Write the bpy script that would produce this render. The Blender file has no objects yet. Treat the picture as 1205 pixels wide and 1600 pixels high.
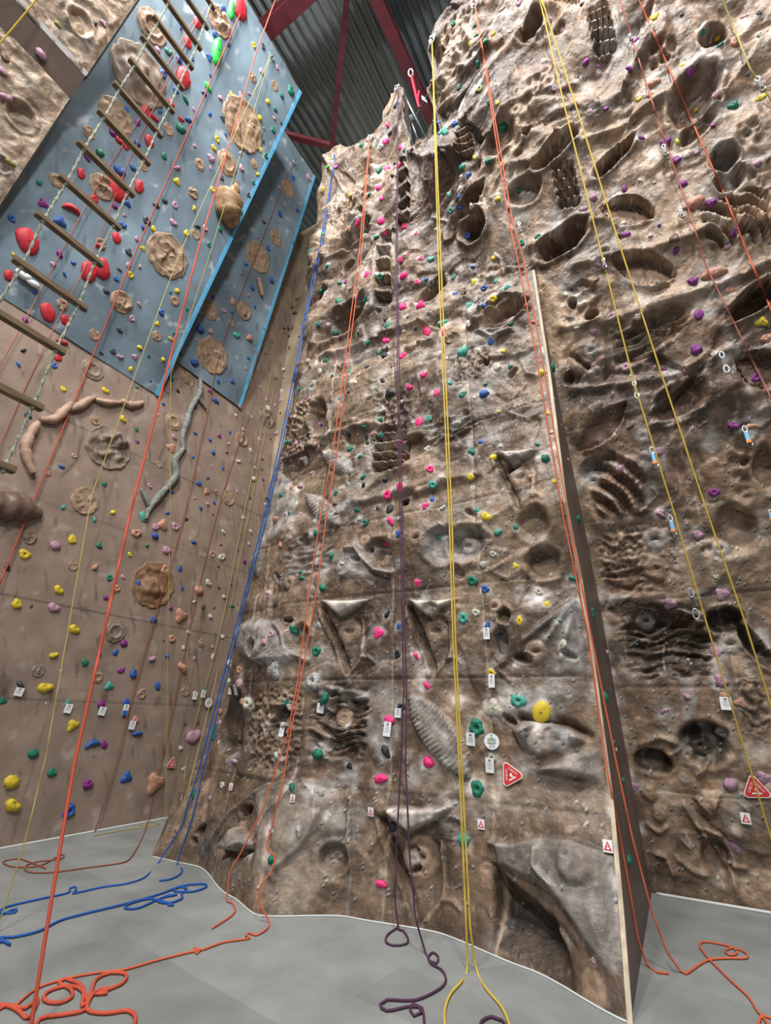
import bpy, bmesh, math, random
import numpy as np
from mathutils import Vector, Matrix
from mathutils.bvhtree import BVHTree

# ------------------------------------------------------------------ camera
FOC, EYE = 740.0, 1.6
sc = bpy.context.scene
_U = np.array([642.0-602.5, 911.0+800.0, -FOC]); _U /= np.linalg.norm(_U)
_F = np.array([0, 0, -1.0]); _F -= _F.dot(_U)*_U; _F /= np.linalg.norm(_F)
_X = np.cross(_F, _U)
RM = np.array([_X, _F, _U])            # camera axes -> world axes
cam_d = bpy.data.cameras.new('camera'); cam = bpy.data.objects.new('camera', cam_d)
sc.collection.objects.link(cam); sc.camera = cam
cam_d.sensor_fit = 'VERTICAL'; cam_d.sensor_height = 36.0; cam_d.lens = FOC/1600*36.0
cam_d.clip_start = 0.05; cam_d.clip_end = 200
m4 = Matrix([list(RM[0])+[0], list(RM[1])+[0], list(RM[2])+[EYE], [0, 0, 0, 1]])
cam.matrix_world = m4

# building axes: s runs right along the main wall, t runs away from the viewer
D1 = np.array([.866, -.5, 0]); D2 = np.array([.5, .866, 0])
def W(s, t, z): return Vector((s*.866+t*.5, -s*.5+t*.866, z))
def ray(px, py): return RM @ np.array([px-602.5, -(py-800.0), -FOC])
O = np.array([0, 0, EYE])
def on_plane(px, py, p0, n):
    r = ray(px, py); k = (np.array(p0)-O).dot(n)/r.dot(n); return Vector(O+k*r)
def stz(p): return (p[0]*.866-p[1]*.5, p[0]*.5+p[1]*.866, p[2])
def flo(px, py, z=0.012):
    r = ray(px, py); k = (z-EYE)/r[2]; return Vector(O+k*r)
def dist_px(p): return (Vector(p)-Vector(O)).length

# ------------------------------------------------------------------ light
sc.view_settings.view_transform = 'Standard'; sc.view_settings.look = 'None'
sc.view_settings.gamma = 1; sc.view_settings.use_curve_mapping = False
sc.view_settings.exposure = -0.08
wd = bpy.data.worlds.new('hall_air'); sc.world = wd; wd.use_nodes = True
wd.node_tree.nodes['Background'].inputs[0].default_value = (.93, .97, 1, 1)
wd.node_tree.nodes['Background'].inputs[1].default_value = .27
def area(name, s, t, z, sx, sy, power, aim, col=(1, .97, .93)):
    L = bpy.data.lights.new(name, 'AREA'); L.shape = 'RECTANGLE'; L.size = sx; L.size_y = sy
    L.energy = power; L.color = col
    o = bpy.data.objects.new(name, L); sc.collection.objects.link(o); o.location = W(s, t, z)
    o.rotation_euler = (W(*aim)-W(s, t, z)).to_track_quat('-Z', 'Y').to_euler()
    return o
area('added_wall_light', -2.0, -2.6, 14.8, 1.0, 1.0, 1030, (-2.5, 4.5, 5.5))
area('added_wall_light', 2.6, -2.0, 13.5, 1.0, 1.0, 1230, (1.0, 5, 6.5))
area('added_wall_light', -4.0, 0.4, 15.4, 0.7, 0.7, 560, (-4.2, 4.8, 8.0))
area('added_wall_light', 3.0, -7.5, 11.0, 1.0, 1.0, 520, (1.2, 6, 4.5))  # added lamp, brightens the right wall under its overhang
area('added_wall_light', 0.5, -8.0, 13.0, 1.0, 1.0, 800, (-5.5, 4, 6.0))

# ------------------------------------------------------------------ helpers
C = sc.collection
def tag(o, label=None, cat=None, group=None, kind=None):
    if label: o['label'] = label
    if cat: o['category'] = cat
    if group: o['group'] = group
    if kind: o['kind'] = kind
    return o
def mk(name, verts, faces, mat=None, parent=None, smooth=False, mw=None):
    me = bpy.data.meshes.new(name)
    me.from_pydata([tuple(v) for v in verts], [], [tuple(f) for f in faces])
    if smooth: me.polygons.foreach_set('use_smooth', [True]*len(me.polygons))
    o = bpy.data.objects.new(name, me); C.objects.link(o)
    if mat is not None: me.materials.append(mat)
    if parent is not None: o.parent = parent
    if mw is not None: o.matrix_local = mw
    me.update(); return o
def empty(name, mw):
    o = bpy.data.objects.new(name, None); C.objects.link(o); o.empty_display_size = .05
    o.matrix_world = mw; return o
def box_vf(a, b, vs=None, fs=None):
    vs = [] if vs is None else vs; fs = [] if fs is None else fs; k = len(vs)
    for z in (a[2], b[2]):
        for x, y in ((a[0], a[1]), (b[0], a[1]), (b[0], b[1]), (a[0], b[1])): vs.append((x, y, z))
    for f in ((0, 3, 2, 1), (4, 5, 6, 7), (0, 1, 5, 4), (1, 2, 6, 5), (2, 3, 7, 6), (3, 0, 4, 7)):
        fs.append(tuple(i+k for i in f))
    return vs, fs
def prism_vf(pts, h0, h1, vs=None, fs=None):
    vs = [] if vs is None else vs; fs = [] if fs is None else fs; k = len(vs); n = len(pts)
    for h in (h0, h1):
        for p in pts: vs.append((p[0], p[1], h))
    fs.append(tuple(k+i for i in range(n-1, -1, -1))); fs.append(tuple(k+n+i for i in range(n)))
    for i in range(n): j = (i+1) % n; fs.append((k+i, k+j, k+n+j, k+n+i))
    return vs, fs
def slab(name, quad, thick, mat, parent=None):
    """a board given by its outline in space, thickened away from the viewer"""
    q = [Vector(p) for p in quad]; n = (q[1]-q[0]).cross(q[2]-q[0]).normalized()
    if n.dot(Vector(O)-q[0]) > 0: n = -n
    k = len(q); vs = q+[p+n*thick for p in q]
    fs = [tuple(range(k)), tuple(range(2*k-1, k-1, -1))]+[(i, i+k, (i+1) % k+k, (i+1) % k) for i in range(k)]
    o = mk(name, vs, fs, mat, parent)
    bm = bmesh.new(); bm.from_mesh(o.data); bmesh.ops.recalc_face_normals(bm, faces=bm.faces); bm.to_mesh(o.data); bm.free()
    return o
def catmull(P, step=.06, closed=False):
    P = [Vector(p) for p in P]; out = []
    for i in range(len(P)-1):
        p0 = P[max(i-1, 0)]; p1 = P[i]; p2 = P[i+1]; p3 = P[min(i+2, len(P)-1)]
        L = (p2-p1).length; n = max(1, min(60, int(L/step)))
        m1 = (p2-p0); m2 = (p3-p1)
        m1 = m1.normalized()*min(L, m1.length*.5) if m1.length > 1e-6 else m1
        m2 = m2.normalized()*min(L, m2.length*.5) if m2.length > 1e-6 else m2
        for k in range(n):
            u = k/n; u2 = u*u; u3 = u2*u
            out.append((2*u3-3*u2+1)*p1+(u3-2*u2+u)*m1+(-2*u3+3*u2)*p2+(u3-u2)*m2)
    out.append(P[-1]); return out
def tube_vf(pts, r, n=7, vs=None, fs=None, rfun=None):
    vs = [] if vs is None else vs; fs = [] if fs is None else fs; k = len(vs)
    up = Vector((.13, .21, .97)); prev = None
    for i, p in enumerate(pts):
        d = (pts[min(i+1, len(pts)-1)]-pts[max(i-1, 0)])
        d = d.normalized() if d.length > 1e-9 else Vector((0, 0, 1))
        if prev is None:
            a = d.cross(up); a = a.normalized() if a.length > 1e-3 else d.orthogonal().normalized()
        else:
            a = prev-d*prev.dot(d); a = a.normalized() if a.length > 1e-6 else d.orthogonal().normalized()
        prev = a; b = d.cross(a); rr = r if rfun is None else rfun(i/(len(pts)-1))
        for j in range(n):
            an = 2*math.pi*j/n; vs.append(p+(a*math.cos(an)+b*math.sin(an))*rr)
    m = len(pts)
    for i in range(m-1):
        for j in range(n):
            j2 = (j+1) % n; fs.append((k+i*n+j, k+i*n+j2, k+(i+1)*n+j2, k+(i+1)*n+j))
    fs.append(tuple(k+j for j in range(n-1, -1, -1))); fs.append(tuple(k+(m-1)*n+j for j in range(n)))
    return vs, fs

# ------------------------------------------------------------------ materials
MATS = {}
def material(name, col, rough=.6, spec=.4, noise=0, nscale=8, bump=0, bscale=30, metal=0, col2=None, stretch=None, attr=None, emit=None):
    if name in MATS: return MATS[name]
    m = bpy.data.materials.new(name); m.use_nodes = True; nt = m.node_tree; b = nt.nodes['Principled BSDF']
    b.inputs['Roughness'].default_value = rough; b.inputs['Metallic'].default_value = metal
    b.inputs['Specular IOR Level'].default_value = spec
    b.inputs['Base Color'].default_value = (*col, 1)
    tc = nt.nodes.new('ShaderNodeTexCoord'); src = tc.outputs['Object']
    if stretch:
        mp = nt.nodes.new('ShaderNodeMapping'); mp.inputs['Scale'].default_value = stretch
        nt.links.new(src, mp.inputs[0]); src = mp.outputs[0]
    base = None
    if attr:
        a = nt.nodes.new('ShaderNodeAttribute'); a.attribute_name = attr; base = a.outputs['Color']
    if noise or col2:
        n = nt.nodes.new('ShaderNodeTexNoise'); n.inputs['Scale'].default_value = nscale; n.inputs['Detail'].default_value = 6
        nt.links.new(src, n.inputs['Vector'])
        rp = nt.nodes.new('ShaderNodeValToRGB'); nt.links.new(n.outputs['Fac'], rp.inputs[0])
        rp.color_ramp.elements[0].position = .35; rp.color_ramp.elements[1].position = .65
        mx = nt.nodes.new('ShaderNodeMix'); mx.data_type = 'RGBA'
        if col2:
            rp.color_ramp.elements[0].color = (0, 0, 0, 1)
            nt.links.new(rp.outputs[0], mx.inputs['Factor']); mx.inputs['A'].default_value = (*col, 1); mx.inputs['B'].default_value = (*col2, 1)
            if base: nt.links.new(base, mx.inputs['A'])
        else:
            g = 1-noise; rp.color_ramp.elements[0].color = (g, g, g, 1); rp.color_ramp.elements[1].color = (1+noise*.3,)*3+(1,)
            mx.blend_type = 'MULTIPLY'; mx.inputs['Factor'].default_value = 1
            mx.inputs['A'].default_value = (*col, 1)
            if base: nt.links.new(base, mx.inputs['A'])
            nt.links.new(rp.outputs[0], mx.inputs['B'])
        base = mx.outputs['Result']
    if base: nt.links.new(base, b.inputs['Base Color'])
    if bump:
        n2 = nt.nodes.new('ShaderNodeTexNoise'); n2.inputs['Scale'].default_value = bscale; n2.inputs['Detail'].default_value = 5
        nt.links.new(src, n2.inputs['Vector']); bp = nt.nodes.new('ShaderNodeBump'); bp.inputs['Strength'].default_value = bump
        bp.inputs['Distance'].default_value = .02
        nt.links.new(n2.outputs['Fac'], bp.inputs['Height']); nt.links.new(bp.outputs[0], b.inputs['Normal'])
    MATS[name] = m; return m

M_rock = material('painted_rock_resin', (.3, .2, .15), .5, .45, noise=.5, nscale=7, bump=.7, bscale=20, attr='paint')
M_ply = material('worn_brown_board', (.30, .22, .175), .62, .25, attr='paint', noise=.22, nscale=2.2, bump=.25, bscale=14)
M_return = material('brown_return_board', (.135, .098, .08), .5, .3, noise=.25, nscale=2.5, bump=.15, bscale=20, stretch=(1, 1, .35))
M_edge = material('pale_wood_edge', (.50, .42, .31), .6, .3, noise=.35, nscale=6, stretch=(3, 3, .6))
M_blue = material('chalky_blue_board', (.095, .145, .19), .55, .3, noise=.3, nscale=1.3, bump=.12, bscale=12, attr='paint')
M_trim = material('light_blue_edge', (.10, .36, .60), .5, .3, noise=.2, nscale=5)
M_disc = material('sandy_relief_resin', (.34, .235, .16), .65, .3, noise=.4, nscale=12, bump=.4, bscale=40)
M_steel = material('galvanised_steel', (.45, .5, .54), .38, .5, metal=.7, noise=.2, nscale=10)
M_bolt = material('bolt_steel', (.10, .10, .11), .35, .5, metal=.6)
M_roof = material('dark_corrugated_sheet', (.19, .215, .22), .45, .5, noise=.4, nscale=.5, metal=.2)
M_beam = material('maroon_steel_paint', (.135, .03, .042), .45, .4, noise=.25, nscale=3)
M_white = material('white_card', (.72, .74, .76), .5, .3)
M_black = material('black_plastic', (.015, .015, .017), .45, .4)
M_redsign = material('red_sign_vinyl', (.55, .03, .035), .4, .4)
M_wood = material('dark_rung_wood', (.17, .115, .065), .6, .3, noise=.4, nscale=6, stretch=(1, 1, 5))

# ------------------------------------------------------------------ noise
_rs = np.random.RandomState(5); _perm = _rs.permutation(512); _perm = np.concatenate([_perm, _perm, _perm])
_ga = _rs.rand(512)*2*np.pi; _gx = np.cos(_ga); _gy = np.sin(_ga)
def pn(x, y, seed=0):
    x = x+seed*17.13; y = y-seed*9.71
    xi = np.floor(x).astype(int); yi = np.floor(y).astype(int); xf = x-xi; yf = y-yi
    u = xf*xf*xf*(xf*(xf*6-15)+10); v = yf*yf*yf*(yf*(yf*6-15)+10)
    def g(ix, iy, dx, dy):
        h = _perm[(ix & 511)+_perm[(iy & 511)]]; return _gx[h]*dx+_gy[h]*dy
    a = g(xi, yi, xf, yf); b = g(xi+1, yi, xf-1, yf); c = g(xi, yi+1, xf, yf-1); d = g(xi+1, yi+1, xf-1, yf-1)
    return ((a+(b-a)*u)+((c+(d-c)*u)-(a+(b-a)*u))*v)*1.45
def fbm(x, y, o=4, seed=0, g=.5):
    r = 0; a = 1; f = 1
    for i in range(o): r = r+a*pn(x*f, y*f, seed+i); a *= g; f *= 2.03
    return r
def ridged(x, y, o=4, seed=0):
    r = 0; a = 1; f = 1
    for i in range(o): r = r+a*(1-np.abs(pn(x*f, y*f, seed+i))*2.2); a *= .5; f *= 2.1
    return r/1.9
def sst(a, b, x):
    t = np.clip((x-a)/(b-a), 0, 1); return t*t*(3-2*t)
def worley(x, y, seed=0):
    xi = np.floor(x).astype(int); yi = np.floor(y).astype(int); best = np.full(x.shape, 9.)
    for dx in (-1, 0, 1):
        for dy in (-1, 0, 1):
            h = _perm[((xi+dx+seed*7) & 511)+_perm[((yi+dy) & 511)]]
            cx = xi+dx+(h % 61)/61.; cy = yi+dy+((h*7) % 53)/53.
            best = np.minimum(best, (x-cx)**2+(y-cy)**2)
    return np.sqrt(best)

def facets(x, y, seed=0, sx=1.0, sy=1.0):
    """flat tilted facets with crisp steps between them"""
    x = x/sx+.25*pn(x*1.7, y*1.7, seed+3); y = y/sy+.25*pn(x*1.9+5, y*1.9, seed+4)
    xi = np.floor(x).astype(int); yi = np.floor(y).astype(int); best = np.full(x.shape, 9.); out = np.zeros(x.shape)
    for dx in (-1, 0, 1):
        for dy in (-1, 0, 1):
            h = _perm[((xi+dx+seed*7) & 511)+_perm[((yi+dy) & 511)]]
            ux = x-(xi+dx+(h % 61)/61.); uy = y-(yi+dy+((h*7) % 53)/53.); d = ux*ux+uy*uy
            v = _gx[h]*ux*.8+(.35+.5*_gy[h])*uy+((h*13) % 47)/47.*.5-.25
            k = d < best; out = np.where(k, v, out); best = np.where(k, d, best)
    return out

# ------------------------------------------------------------------ shape of the two big rock walls
ZR = np.array([0, .5, 1.1, 1.9, 2.8, 3.5, 5, 6.7, 8, 9, 11.3, 14])
SC = np.array([-6, -5.5, -5, -4, -3.46, -2.8, -2, -1.2, -.55])
TC = np.array([
 [4.60, 4.62, 4.64, 4.16, 3.95, 4.35, 4.48, 4.26, 3.93],
 [4.80, 4.72, 4.60, 4.25, 4.15, 4.40, 4.50, 4.42, 4.26],
 [5.00, 4.85, 4.70, 4.45, 4.42, 4.50, 4.52, 4.50, 4.55],
 [5.05, 4.90, 4.72, 4.40, 4.42, 4.52, 4.54, 4.55, 4.64],
 [5.10, 4.95, 4.72, 4.42, 4.45, 4.50, 4.50, 4.52, 4.62],
 [5.10, 4.95, 4.75, 4.50, 4.45, 4.45, 4.42, 4.40, 4.32],
 [5.10, 5.00, 4.85, 4.60, 4.52, 4.50, 4.50, 4.50, 4.50],
 [5.10, 5.00, 4.85, 4.60, 4.55, 4.50, 4.48, 4.46, 4.42],
 [5.10, 5.00, 4.85, 4.62, 4.55, 4.50, 4.40, 4.15, 3.95],
 [5.10, 5.00, 4.85, 4.64, 4.60, 4.52, 4.25, 3.75, 3.55],
 [5.10, 5.00, 4.85, 4.70, 4.66, 4.58, 4.10, 3.40, 3.22],
 [5.10, 5.00, 4.85, 4.75, 4.70, 4.60, 4.00, 3.25, 3.00]])
TRz = np.array([6.60, 6.48, 6.38, 6.15, 6.02, 5.75, 5.05, 4.42, 3.95, 3.55, 3.22, 3.0])
SLz = np.array([0, .4, .9, 1.3, 2, 3.2, 4.5, 5.7, 7.3, 14]); SLv = np.array([-5.8, -5.78, -5.72, -5.55, -5.45, -5.4, -5.2, -5.0, -4.82, -4.86])
S_AR = -.55
def sL(z): return np.interp(z, SLz, SLv)
def Tfront(s, z):
    s = np.asarray(s, float); z = np.asarray(z, float)
    cols = np.array([np.interp(z.ravel(), ZR, TC[:, k]) for k in range(len(SC))])
    k = np.clip(np.searchsorted(SC, s.ravel())-1, 0, len(SC)-2)
    f = np.clip((s.ravel()-SC[k])/(SC[k+1]-SC[k]), 0, 1); f = f*f*(3-2*f)*.5+f*.5
    idx = np.arange(s.size); r = cols[k, idx]*(1-f)+cols[k+1, idx]*f
    r = r.reshape(s.shape)
    e = (s-sL(z)); return r+.40*np.exp(-np.clip(e, 0, 9)/.16)*sst(.7, 1.6, z)
def Tright(s, z):
    return np.interp(z, ZR, TRz)+0*s
_ts = np.arange(-7, -.5, .05); _tz = np.arange(0, 14.2, .05)
_tab = Tfront(*np.meshgrid(_ts, _tz, indexing='ij')).tolist(); _zr = ZR.tolist(); _tr = np.interp(_tz, ZR, TRz).tolist()
def _tq(s, z):
    z = min(max(z, 0), 14.0)/.05; j = int(z); fz = z-j
    if s >= S_AR: return _tr[j]*(1-fz)+_tr[j+1]*fz
    x = (max(s, -7)+7)/.05; i = min(int(x), len(_ts)-2); fx = x-i
    a = _tab[i]; b = _tab[i+1]
    return (a[j]*(1-fz)+a[j+1]*fz)*(1-fx)+(b[j]*(1-fz)+b[j+1]*fz)*fx
_hc = {}
def hit_rock(px, py):
    """where the sight line meets the wall surface: (s, z, t)"""
    if (px, py) in _hc: return _hc[(px, py)]
    r = ray(px, py); a = float(D1.dot(r)); b = float(D2.dot(r)); c = float(r[2])
    k = 2.9/b; st = .025/float(np.linalg.norm(r))
    for i in range(900):
        if b*k >= _tq(a*k, EYE+c*k): break
        k += st
    _hc[(px, py)] = (a*k, EYE+c*k, b*k); return _hc[(px, py)]

# panel joints
ZS = [.95, 1.96, 2.86, 3.75, 4.75, 5.8, 6.8, 7.8, 8.8, 9.8, 10.8, 11.8]
SS = [-4.55, -3.55, -2.48, -1.47, -.30+.9, 1.6]

def dep_stz(s, t, z): p = np.array(W(s, t, z))-O; return -float((RM.T @ p)[2])
F = []      # relief features: (kind, data)
def P2(pts): return [hit_rock(x, y)[:2] for x, y in pts]
def mpp(px, py):
    s, z, t = hit_rock(px, py); return dep_stz(s, t, z)/FOC, (s, z)
# ------------------------------------------------------------------ relief features, read off the photograph
def f_bowl(x, y, rx, ry, d, rot=0, rim=.3, paint=None): F.append(('bowl', (x, y, rx, ry, d, rot, rim, paint)))
def f_ring(x, y, r, h=.05, hole=.4, paint=None): F.append(('ring', (x, y, r, h, hole, paint)))
def f_boss(x, y, r, h=.03, paint=None): F.append(('boss', (x, y, r, h, paint)))
def f_leaf(a, b, w, d, ribs=14, paint=None, side=1): F.append(('leaf', (a, b, w, d, ribs, paint, side)))
def f_line(pts, w, h, paint=None): F.append(('line', (pts, w, h, paint)))
def f_poly(pts, h, soft=.06, tilt=0, paint=None): F.append(('poly', (pts, h, soft, tilt, paint)))
def f_tex(x, y, rx, ry, kind, h, paint=None, rot=0): F.append(('tex', (x, y, rx, ry, kind, h, paint, rot)))
GREY = (.31, .295, .285); SAND = (.30, .215, .155); TAN = (.38, .29, .22); ORNG = (.26, .165, .11); DARK = (.022, .016, .012); MIDB = (.17, .115, .08); PALE = (.55, .52, .48)
def v_panel(x0, y0, x1, y1, k=1.0):
    X = lambda u: x0+(x1-x0)*u; Y = lambda v: y0+(y1-y0)*v
    f_bowl(X(.47), Y(.5), (x1-x0)*.46, (y1-y0)*.44, .07*k, 0, .1, (.12, .085, .06))
    f_line([(X(.05), Y(.14)), (X(.17), Y(.38)), (X(.33), Y(.66)), (X(.48), Y(.97))], .035*k, -.11*k)
    f_line([(X(.0), Y(.16)), (X(.12), Y(.40)), (X(.27), Y(.68)), (X(.44), Y(.99))], .03*k, .045*k)
    f_line([(X(.76), Y(.30)), (X(.77), Y(.76)), (X(.5), Y(1.0))], .016*k, .045*k, TAN)
    f_line([(X(.77), Y(.77)), (X(.9), Y(.77)), (X(1.0), Y(.85))], .014*k, .04*k, TAN)
    f_line([(X(.08), Y(.2)), (X(-.08), Y(.36))], .014*k, .03*k)
    f_tex(X(.75), Y(.2), (x1-x0)*.25, (y1-y0)*.12, 'ripple', .02)
    f_ring(X(.5), Y(.42), (x1-x0)*.19, .05*k, .55, SAND)
    f_boss(X(.48), Y(.7), (x1-x0)*.18, .03*k)
    f_poly([(X(.02), Y(.02)), (X(.5), Y(.03)), (X(.95), Y(0)), (X(.72), Y(.13)), (X(.36), Y(.24))], (.09*k), .03, paint=PALE)
v_panel(502, 936, 588, 1054); v_panel(636, 934, 722, 1056); v_panel(592, 1256, 722, 1450, 1.1)
v_panel(772, 705, 850, 795, .9); v_panel(905, 925, 1000, 1055, .5)
# grey blade shapes
f_leaf((642, 1085), (736, 1213), 44, .05, 22, GREY); f_leaf((482, 775), (534, 824), 24, .05, 14, GREY); f_leaf((508, 708), (556, 744), 24, .05, 14, GREY)
f_leaf((936, 322), (1024, 338), 34, -.17, 18, ORNG, 1); f_leaf((958, 410), (1058, 432), 36, -.17, 18, ORNG, 1)
f_leaf((904, 706), (978, 630), 30, -.15, 18, ORNG, -1); f_leaf((1150, 560), (1235, 600), 44, -.17, 18, ORNG, 1); f_leaf((850, -8), (905, 5), 20, -.1, 9, ORNG)
# eye, big bowls, swirls
f_bowl(790, 492, 40, 17, .20, -16, .3, SAND); f_line([(742, 505), (765, 490), (800, 478), (830, 482)], .04, .06); f_line([(750, 480), (790, 462), (828, 464)], .03, .05)
f_line([(745, 520), (770, 530), (800, 520)], .02, .05)
f_bowl(1083, 155, 42, 50, .24, 38, .35); f_ring(1055, 178, 14, .05, .4); f_bowl(1118, 163, 14, 10, .12, 0, .2)
f_bowl(1132, 252, 26, 22, .20, 0, .25); f_bowl(1140, 285, 30, 18, .18, -10, .25); f_tex(1172, 215, 20, 26, 'cell', .07, SAND)
f_bowl(729, 849, 34, 30, .13, 0, .35, GREY); f_ring(728, 850, 14, .06, .35, SAND); f_bowl(690, 852, 30, 32, .10, 0, .3, GREY); f_ring(652, 841, 12, .05, .5, SAND)
f_bowl(834, 818, 28, 30, .09, 0, .2); f_bowl(850, 880, 32, 26, .10, 0, .3); f_bowl(622, 788, 0.1, 0.1, 0)
f_bowl(633, 786, 7, 7, .25, 0, .1, DARK); f_bowl(726, 462, 4, 5, .12, 0, .1, DARK); f_bowl(783, 254, 4, 5, .12, 0, .1, DARK)
f_bowl(605, 237, 22, 20, .18, 0, .4, SAND); f_bowl(560, 285, 28, 28, .12, 0, .3, SAND); f_line([(535, 268), (560, 280), (592, 262)], .03, .05)
f_line([(543, 858), (560, 858), (572, 873), (590, 892), (612, 896)], .035, .09, GREY); f_bowl(592, 862, 26, 22, .10); f_poly([(538, 862), (560, 862), (578, 885), (590, 905), (540, 905), (525, 890)], .04, .06, paint=GREY)
for k in range(5): f_line([(537, 900), (550+k*4, 886+k*3)], .008, .02, GREY)
f_ring(572, 846, 9, .03, .3, SAND); f_ring(601, 878, 9, .04, .5, SAND)
f_poly([(372, 985), (395, 962), (430, 972), (445, 1000), (470, 1026), (445, 1040), (405, 1040), (372, 1020)], .07, .10, paint=GREY)
f_line([(430, 972), (443, 990), (450, 1012), (478, 1032)], .035, .08, GREY); f_bowl(466, 1000, 20, 26, .10)
for k in range(5): f_line([(410, 1030), (424+k*5, 1012+k*4)], .008, .02, GREY)
f_bowl(398, 1012, 9, 14, .10, 0, .2)
# textured patches
f_tex(530, 1130, 52, 56, 'strata', .085); f_poly([(510, 1068), (540, 1075), (576, 1082), (578, 1092), (560, 1098), (530, 1086), (505, 1076)], .05, .03, paint=GREY)
f_boss(560, 1138, 26, .10); f_tex(600, 1120, 30, 60, 'smooth', .02, GREY)
f_tex(425, 1138, 46, 66, 'scallop', .06, SAND); f_bowl(440, 1130, 16, 28, .10, 0, .2, DARK)
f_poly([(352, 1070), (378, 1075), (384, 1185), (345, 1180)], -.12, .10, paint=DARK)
f_tex(992, 868, 70, 46, 'scallop', .055, TAN); f_tex(992, 908, 55, 22, 'strata', .07, ORNG); f_boss(964, 846, 13, .06); f_boss(988, 868, 12, .06); f_boss(957, 876, 12, .06); f_ring(1024, 843, 15, .06, .4, GREY); f_ring(1026, 888, 16, .05, .3, SAND)
f_tex(1040, 1000, 80, 60, 'strata', .09, DARK); f_bowl(1040, 1000, 70, 50, .16, 0, .1); f_ring(1008, 970, 12, .06, .45, GREY); f_bowl(1133, 970, 34, 22, .22, -10, .2, DARK); f_ring(1142, 1006, 14, .05, .5, GREY)
f_bowl(1180, 1010, 16, 40, .2, -25, .3, DARK); f_line([(985, 1008), (1020, 995), (1048, 975)], .02, .06, GREY)
f_tex(700, 672, 44, 22, 'strata', .05); f_tex(612, 640, 30, 26, 'cell', .06); f_tex(735, 575, 36, 28, 'ripple', .04); f_tex(610, 700, 34, 40, 'ladder', .07)
f_tex(760, 440, 36, 22, 'cell', .03, SAND); f_tex(455, 660, 30, 22, 'scallop', .07, SAND); f_tex(455, 700, 40, 12, 'scallop', .05, SAND); f_poly([(487, 640), (505, 640), (516, 670), (500, 700), (484, 690)], -.08, .06, paint=MIDB)
f_tex(940, 38, 26, 44, 'ladder', .07); f_tex(885, 290, 24, 36, 'ladder', .07); f_tex(630, 300, 14, 60, 'ladder', .07); f_tex(725, 220, 16, 30, 'ladder', .08, SAND); f_tex(545, 320, 30, 16, 'cell', .07)
f_tex(600, 420, 16, 60, 'ladder', .08); f_tex(1035, 85, 26, 20, 'cell', .08, SAND); f_tex(845, 130, 25, 18, 'cell', .05, SAND); f_tex(710, 60, 30, 36, 'cell', .06, TAN)
f_tex(1155, 740, 16, 44, 'cell', .06, SAND); f_tex(1080, 750, 30, 46, 'vstrata', .05, SAND); f_tex(905, 480, 36, 30, 'cell', .05); f_bowl(895, 476, 9, 8, .16, -20, .2); f_bowl(925, 495, 14, 9, .12, 0, .2)
f_tex(1180, 340, 30, 44, 'curl', .09, SAND); f_tex(1130, 350, 36, 44, 'curl', .07); f_tex(965, 760, 46, 46, 'curl', .08, ORNG)
f_bowl(932, 732, 38, 18, .1, -25, .3, GREY)
# overhung hollows in the upper rock, their shade deepened with brown paint
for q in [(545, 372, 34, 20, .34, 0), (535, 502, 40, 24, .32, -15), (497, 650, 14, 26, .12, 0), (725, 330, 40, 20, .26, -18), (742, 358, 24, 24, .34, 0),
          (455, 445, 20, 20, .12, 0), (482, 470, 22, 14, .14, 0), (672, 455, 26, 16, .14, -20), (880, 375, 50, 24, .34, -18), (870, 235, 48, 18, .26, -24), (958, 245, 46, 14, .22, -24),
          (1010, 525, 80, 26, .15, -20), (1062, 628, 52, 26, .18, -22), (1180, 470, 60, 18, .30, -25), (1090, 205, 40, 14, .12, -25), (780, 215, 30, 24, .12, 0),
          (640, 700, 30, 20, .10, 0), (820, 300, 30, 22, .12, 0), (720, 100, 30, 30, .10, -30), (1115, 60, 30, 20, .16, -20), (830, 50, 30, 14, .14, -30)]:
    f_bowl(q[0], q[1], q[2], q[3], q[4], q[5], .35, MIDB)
for pts in [[(505, 560), (560, 540), (600, 520), (665, 505)], [(640, 545), (680, 535), (735, 510), (800, 492)], [(450, 720), (520, 680), (580, 665)], [(655, 770), (700, 750), (745, 742)],
            [(830, 385), (860, 372), (900, 352), (960, 345)], [(800, 260), (850, 250), (900, 225), (960, 200), (1040, 160)], [(900, 420), (980, 400), (1060, 380), (1130, 355), (1205, 350)], [(880, 515), (960, 500), (1040, 470), (1120, 450), (1205, 410)],
            [(690, 130), (740, 110), (790, 70), (840, 20)], [(505, 240), (540, 300), (575, 330)], [(640, 240), (680, 250), (720, 235)], [(900, 610), (980, 600), (1060, 585), (1140, 545)], [(790, 180), (830, 150), (900, 130)],
            [(560, 790), (600, 775), (650, 760), (690, 745)], [(540, 800), (600, 745), (640, 730)]]:
    f_line(pts, .06, .07)
f_poly([(834, 408), (852, 436), (900, 470), (886, 500), (905, 535), (884, 560), (874, 600), (862, 560), (850, 490)], .02, .06, paint=(.46, .34, .23))
f_tex(1010, 520, 70, 24, 'strata', .06)
# fish shape with groove, and the twin petal recess
f_bowl(922, 566, 44, 38, -.10, 10, .1); f_line([(892, 556), (915, 575), (945, 592)], .02, -.08); f_ring(925, 552, 9, .04, .5, GREY); f_ring(932, 590, 10, .04, .5, GREY); f_tex(945, 535, 20, 14, 'vstrata', .04, SAND); f_bowl(890, 595, 11, 10, .08)
f_line([(1015, 645), (1060, 605), (1075, 590)], .02, .07, GREY); f_line([(1015, 665), (1055, 655), (1095, 640)], .02, .07, GREY)
f_bowl(1200, 735, 26, 36, .16, 0, .2, SAND); f_bowl(1150, 830, 40, 40, .12, 0, .2, SAND); f_ring(1126, 858, 11, .05, .4, GREY); f_ring(927, 751, 9, .04, .5, GREY)
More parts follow.
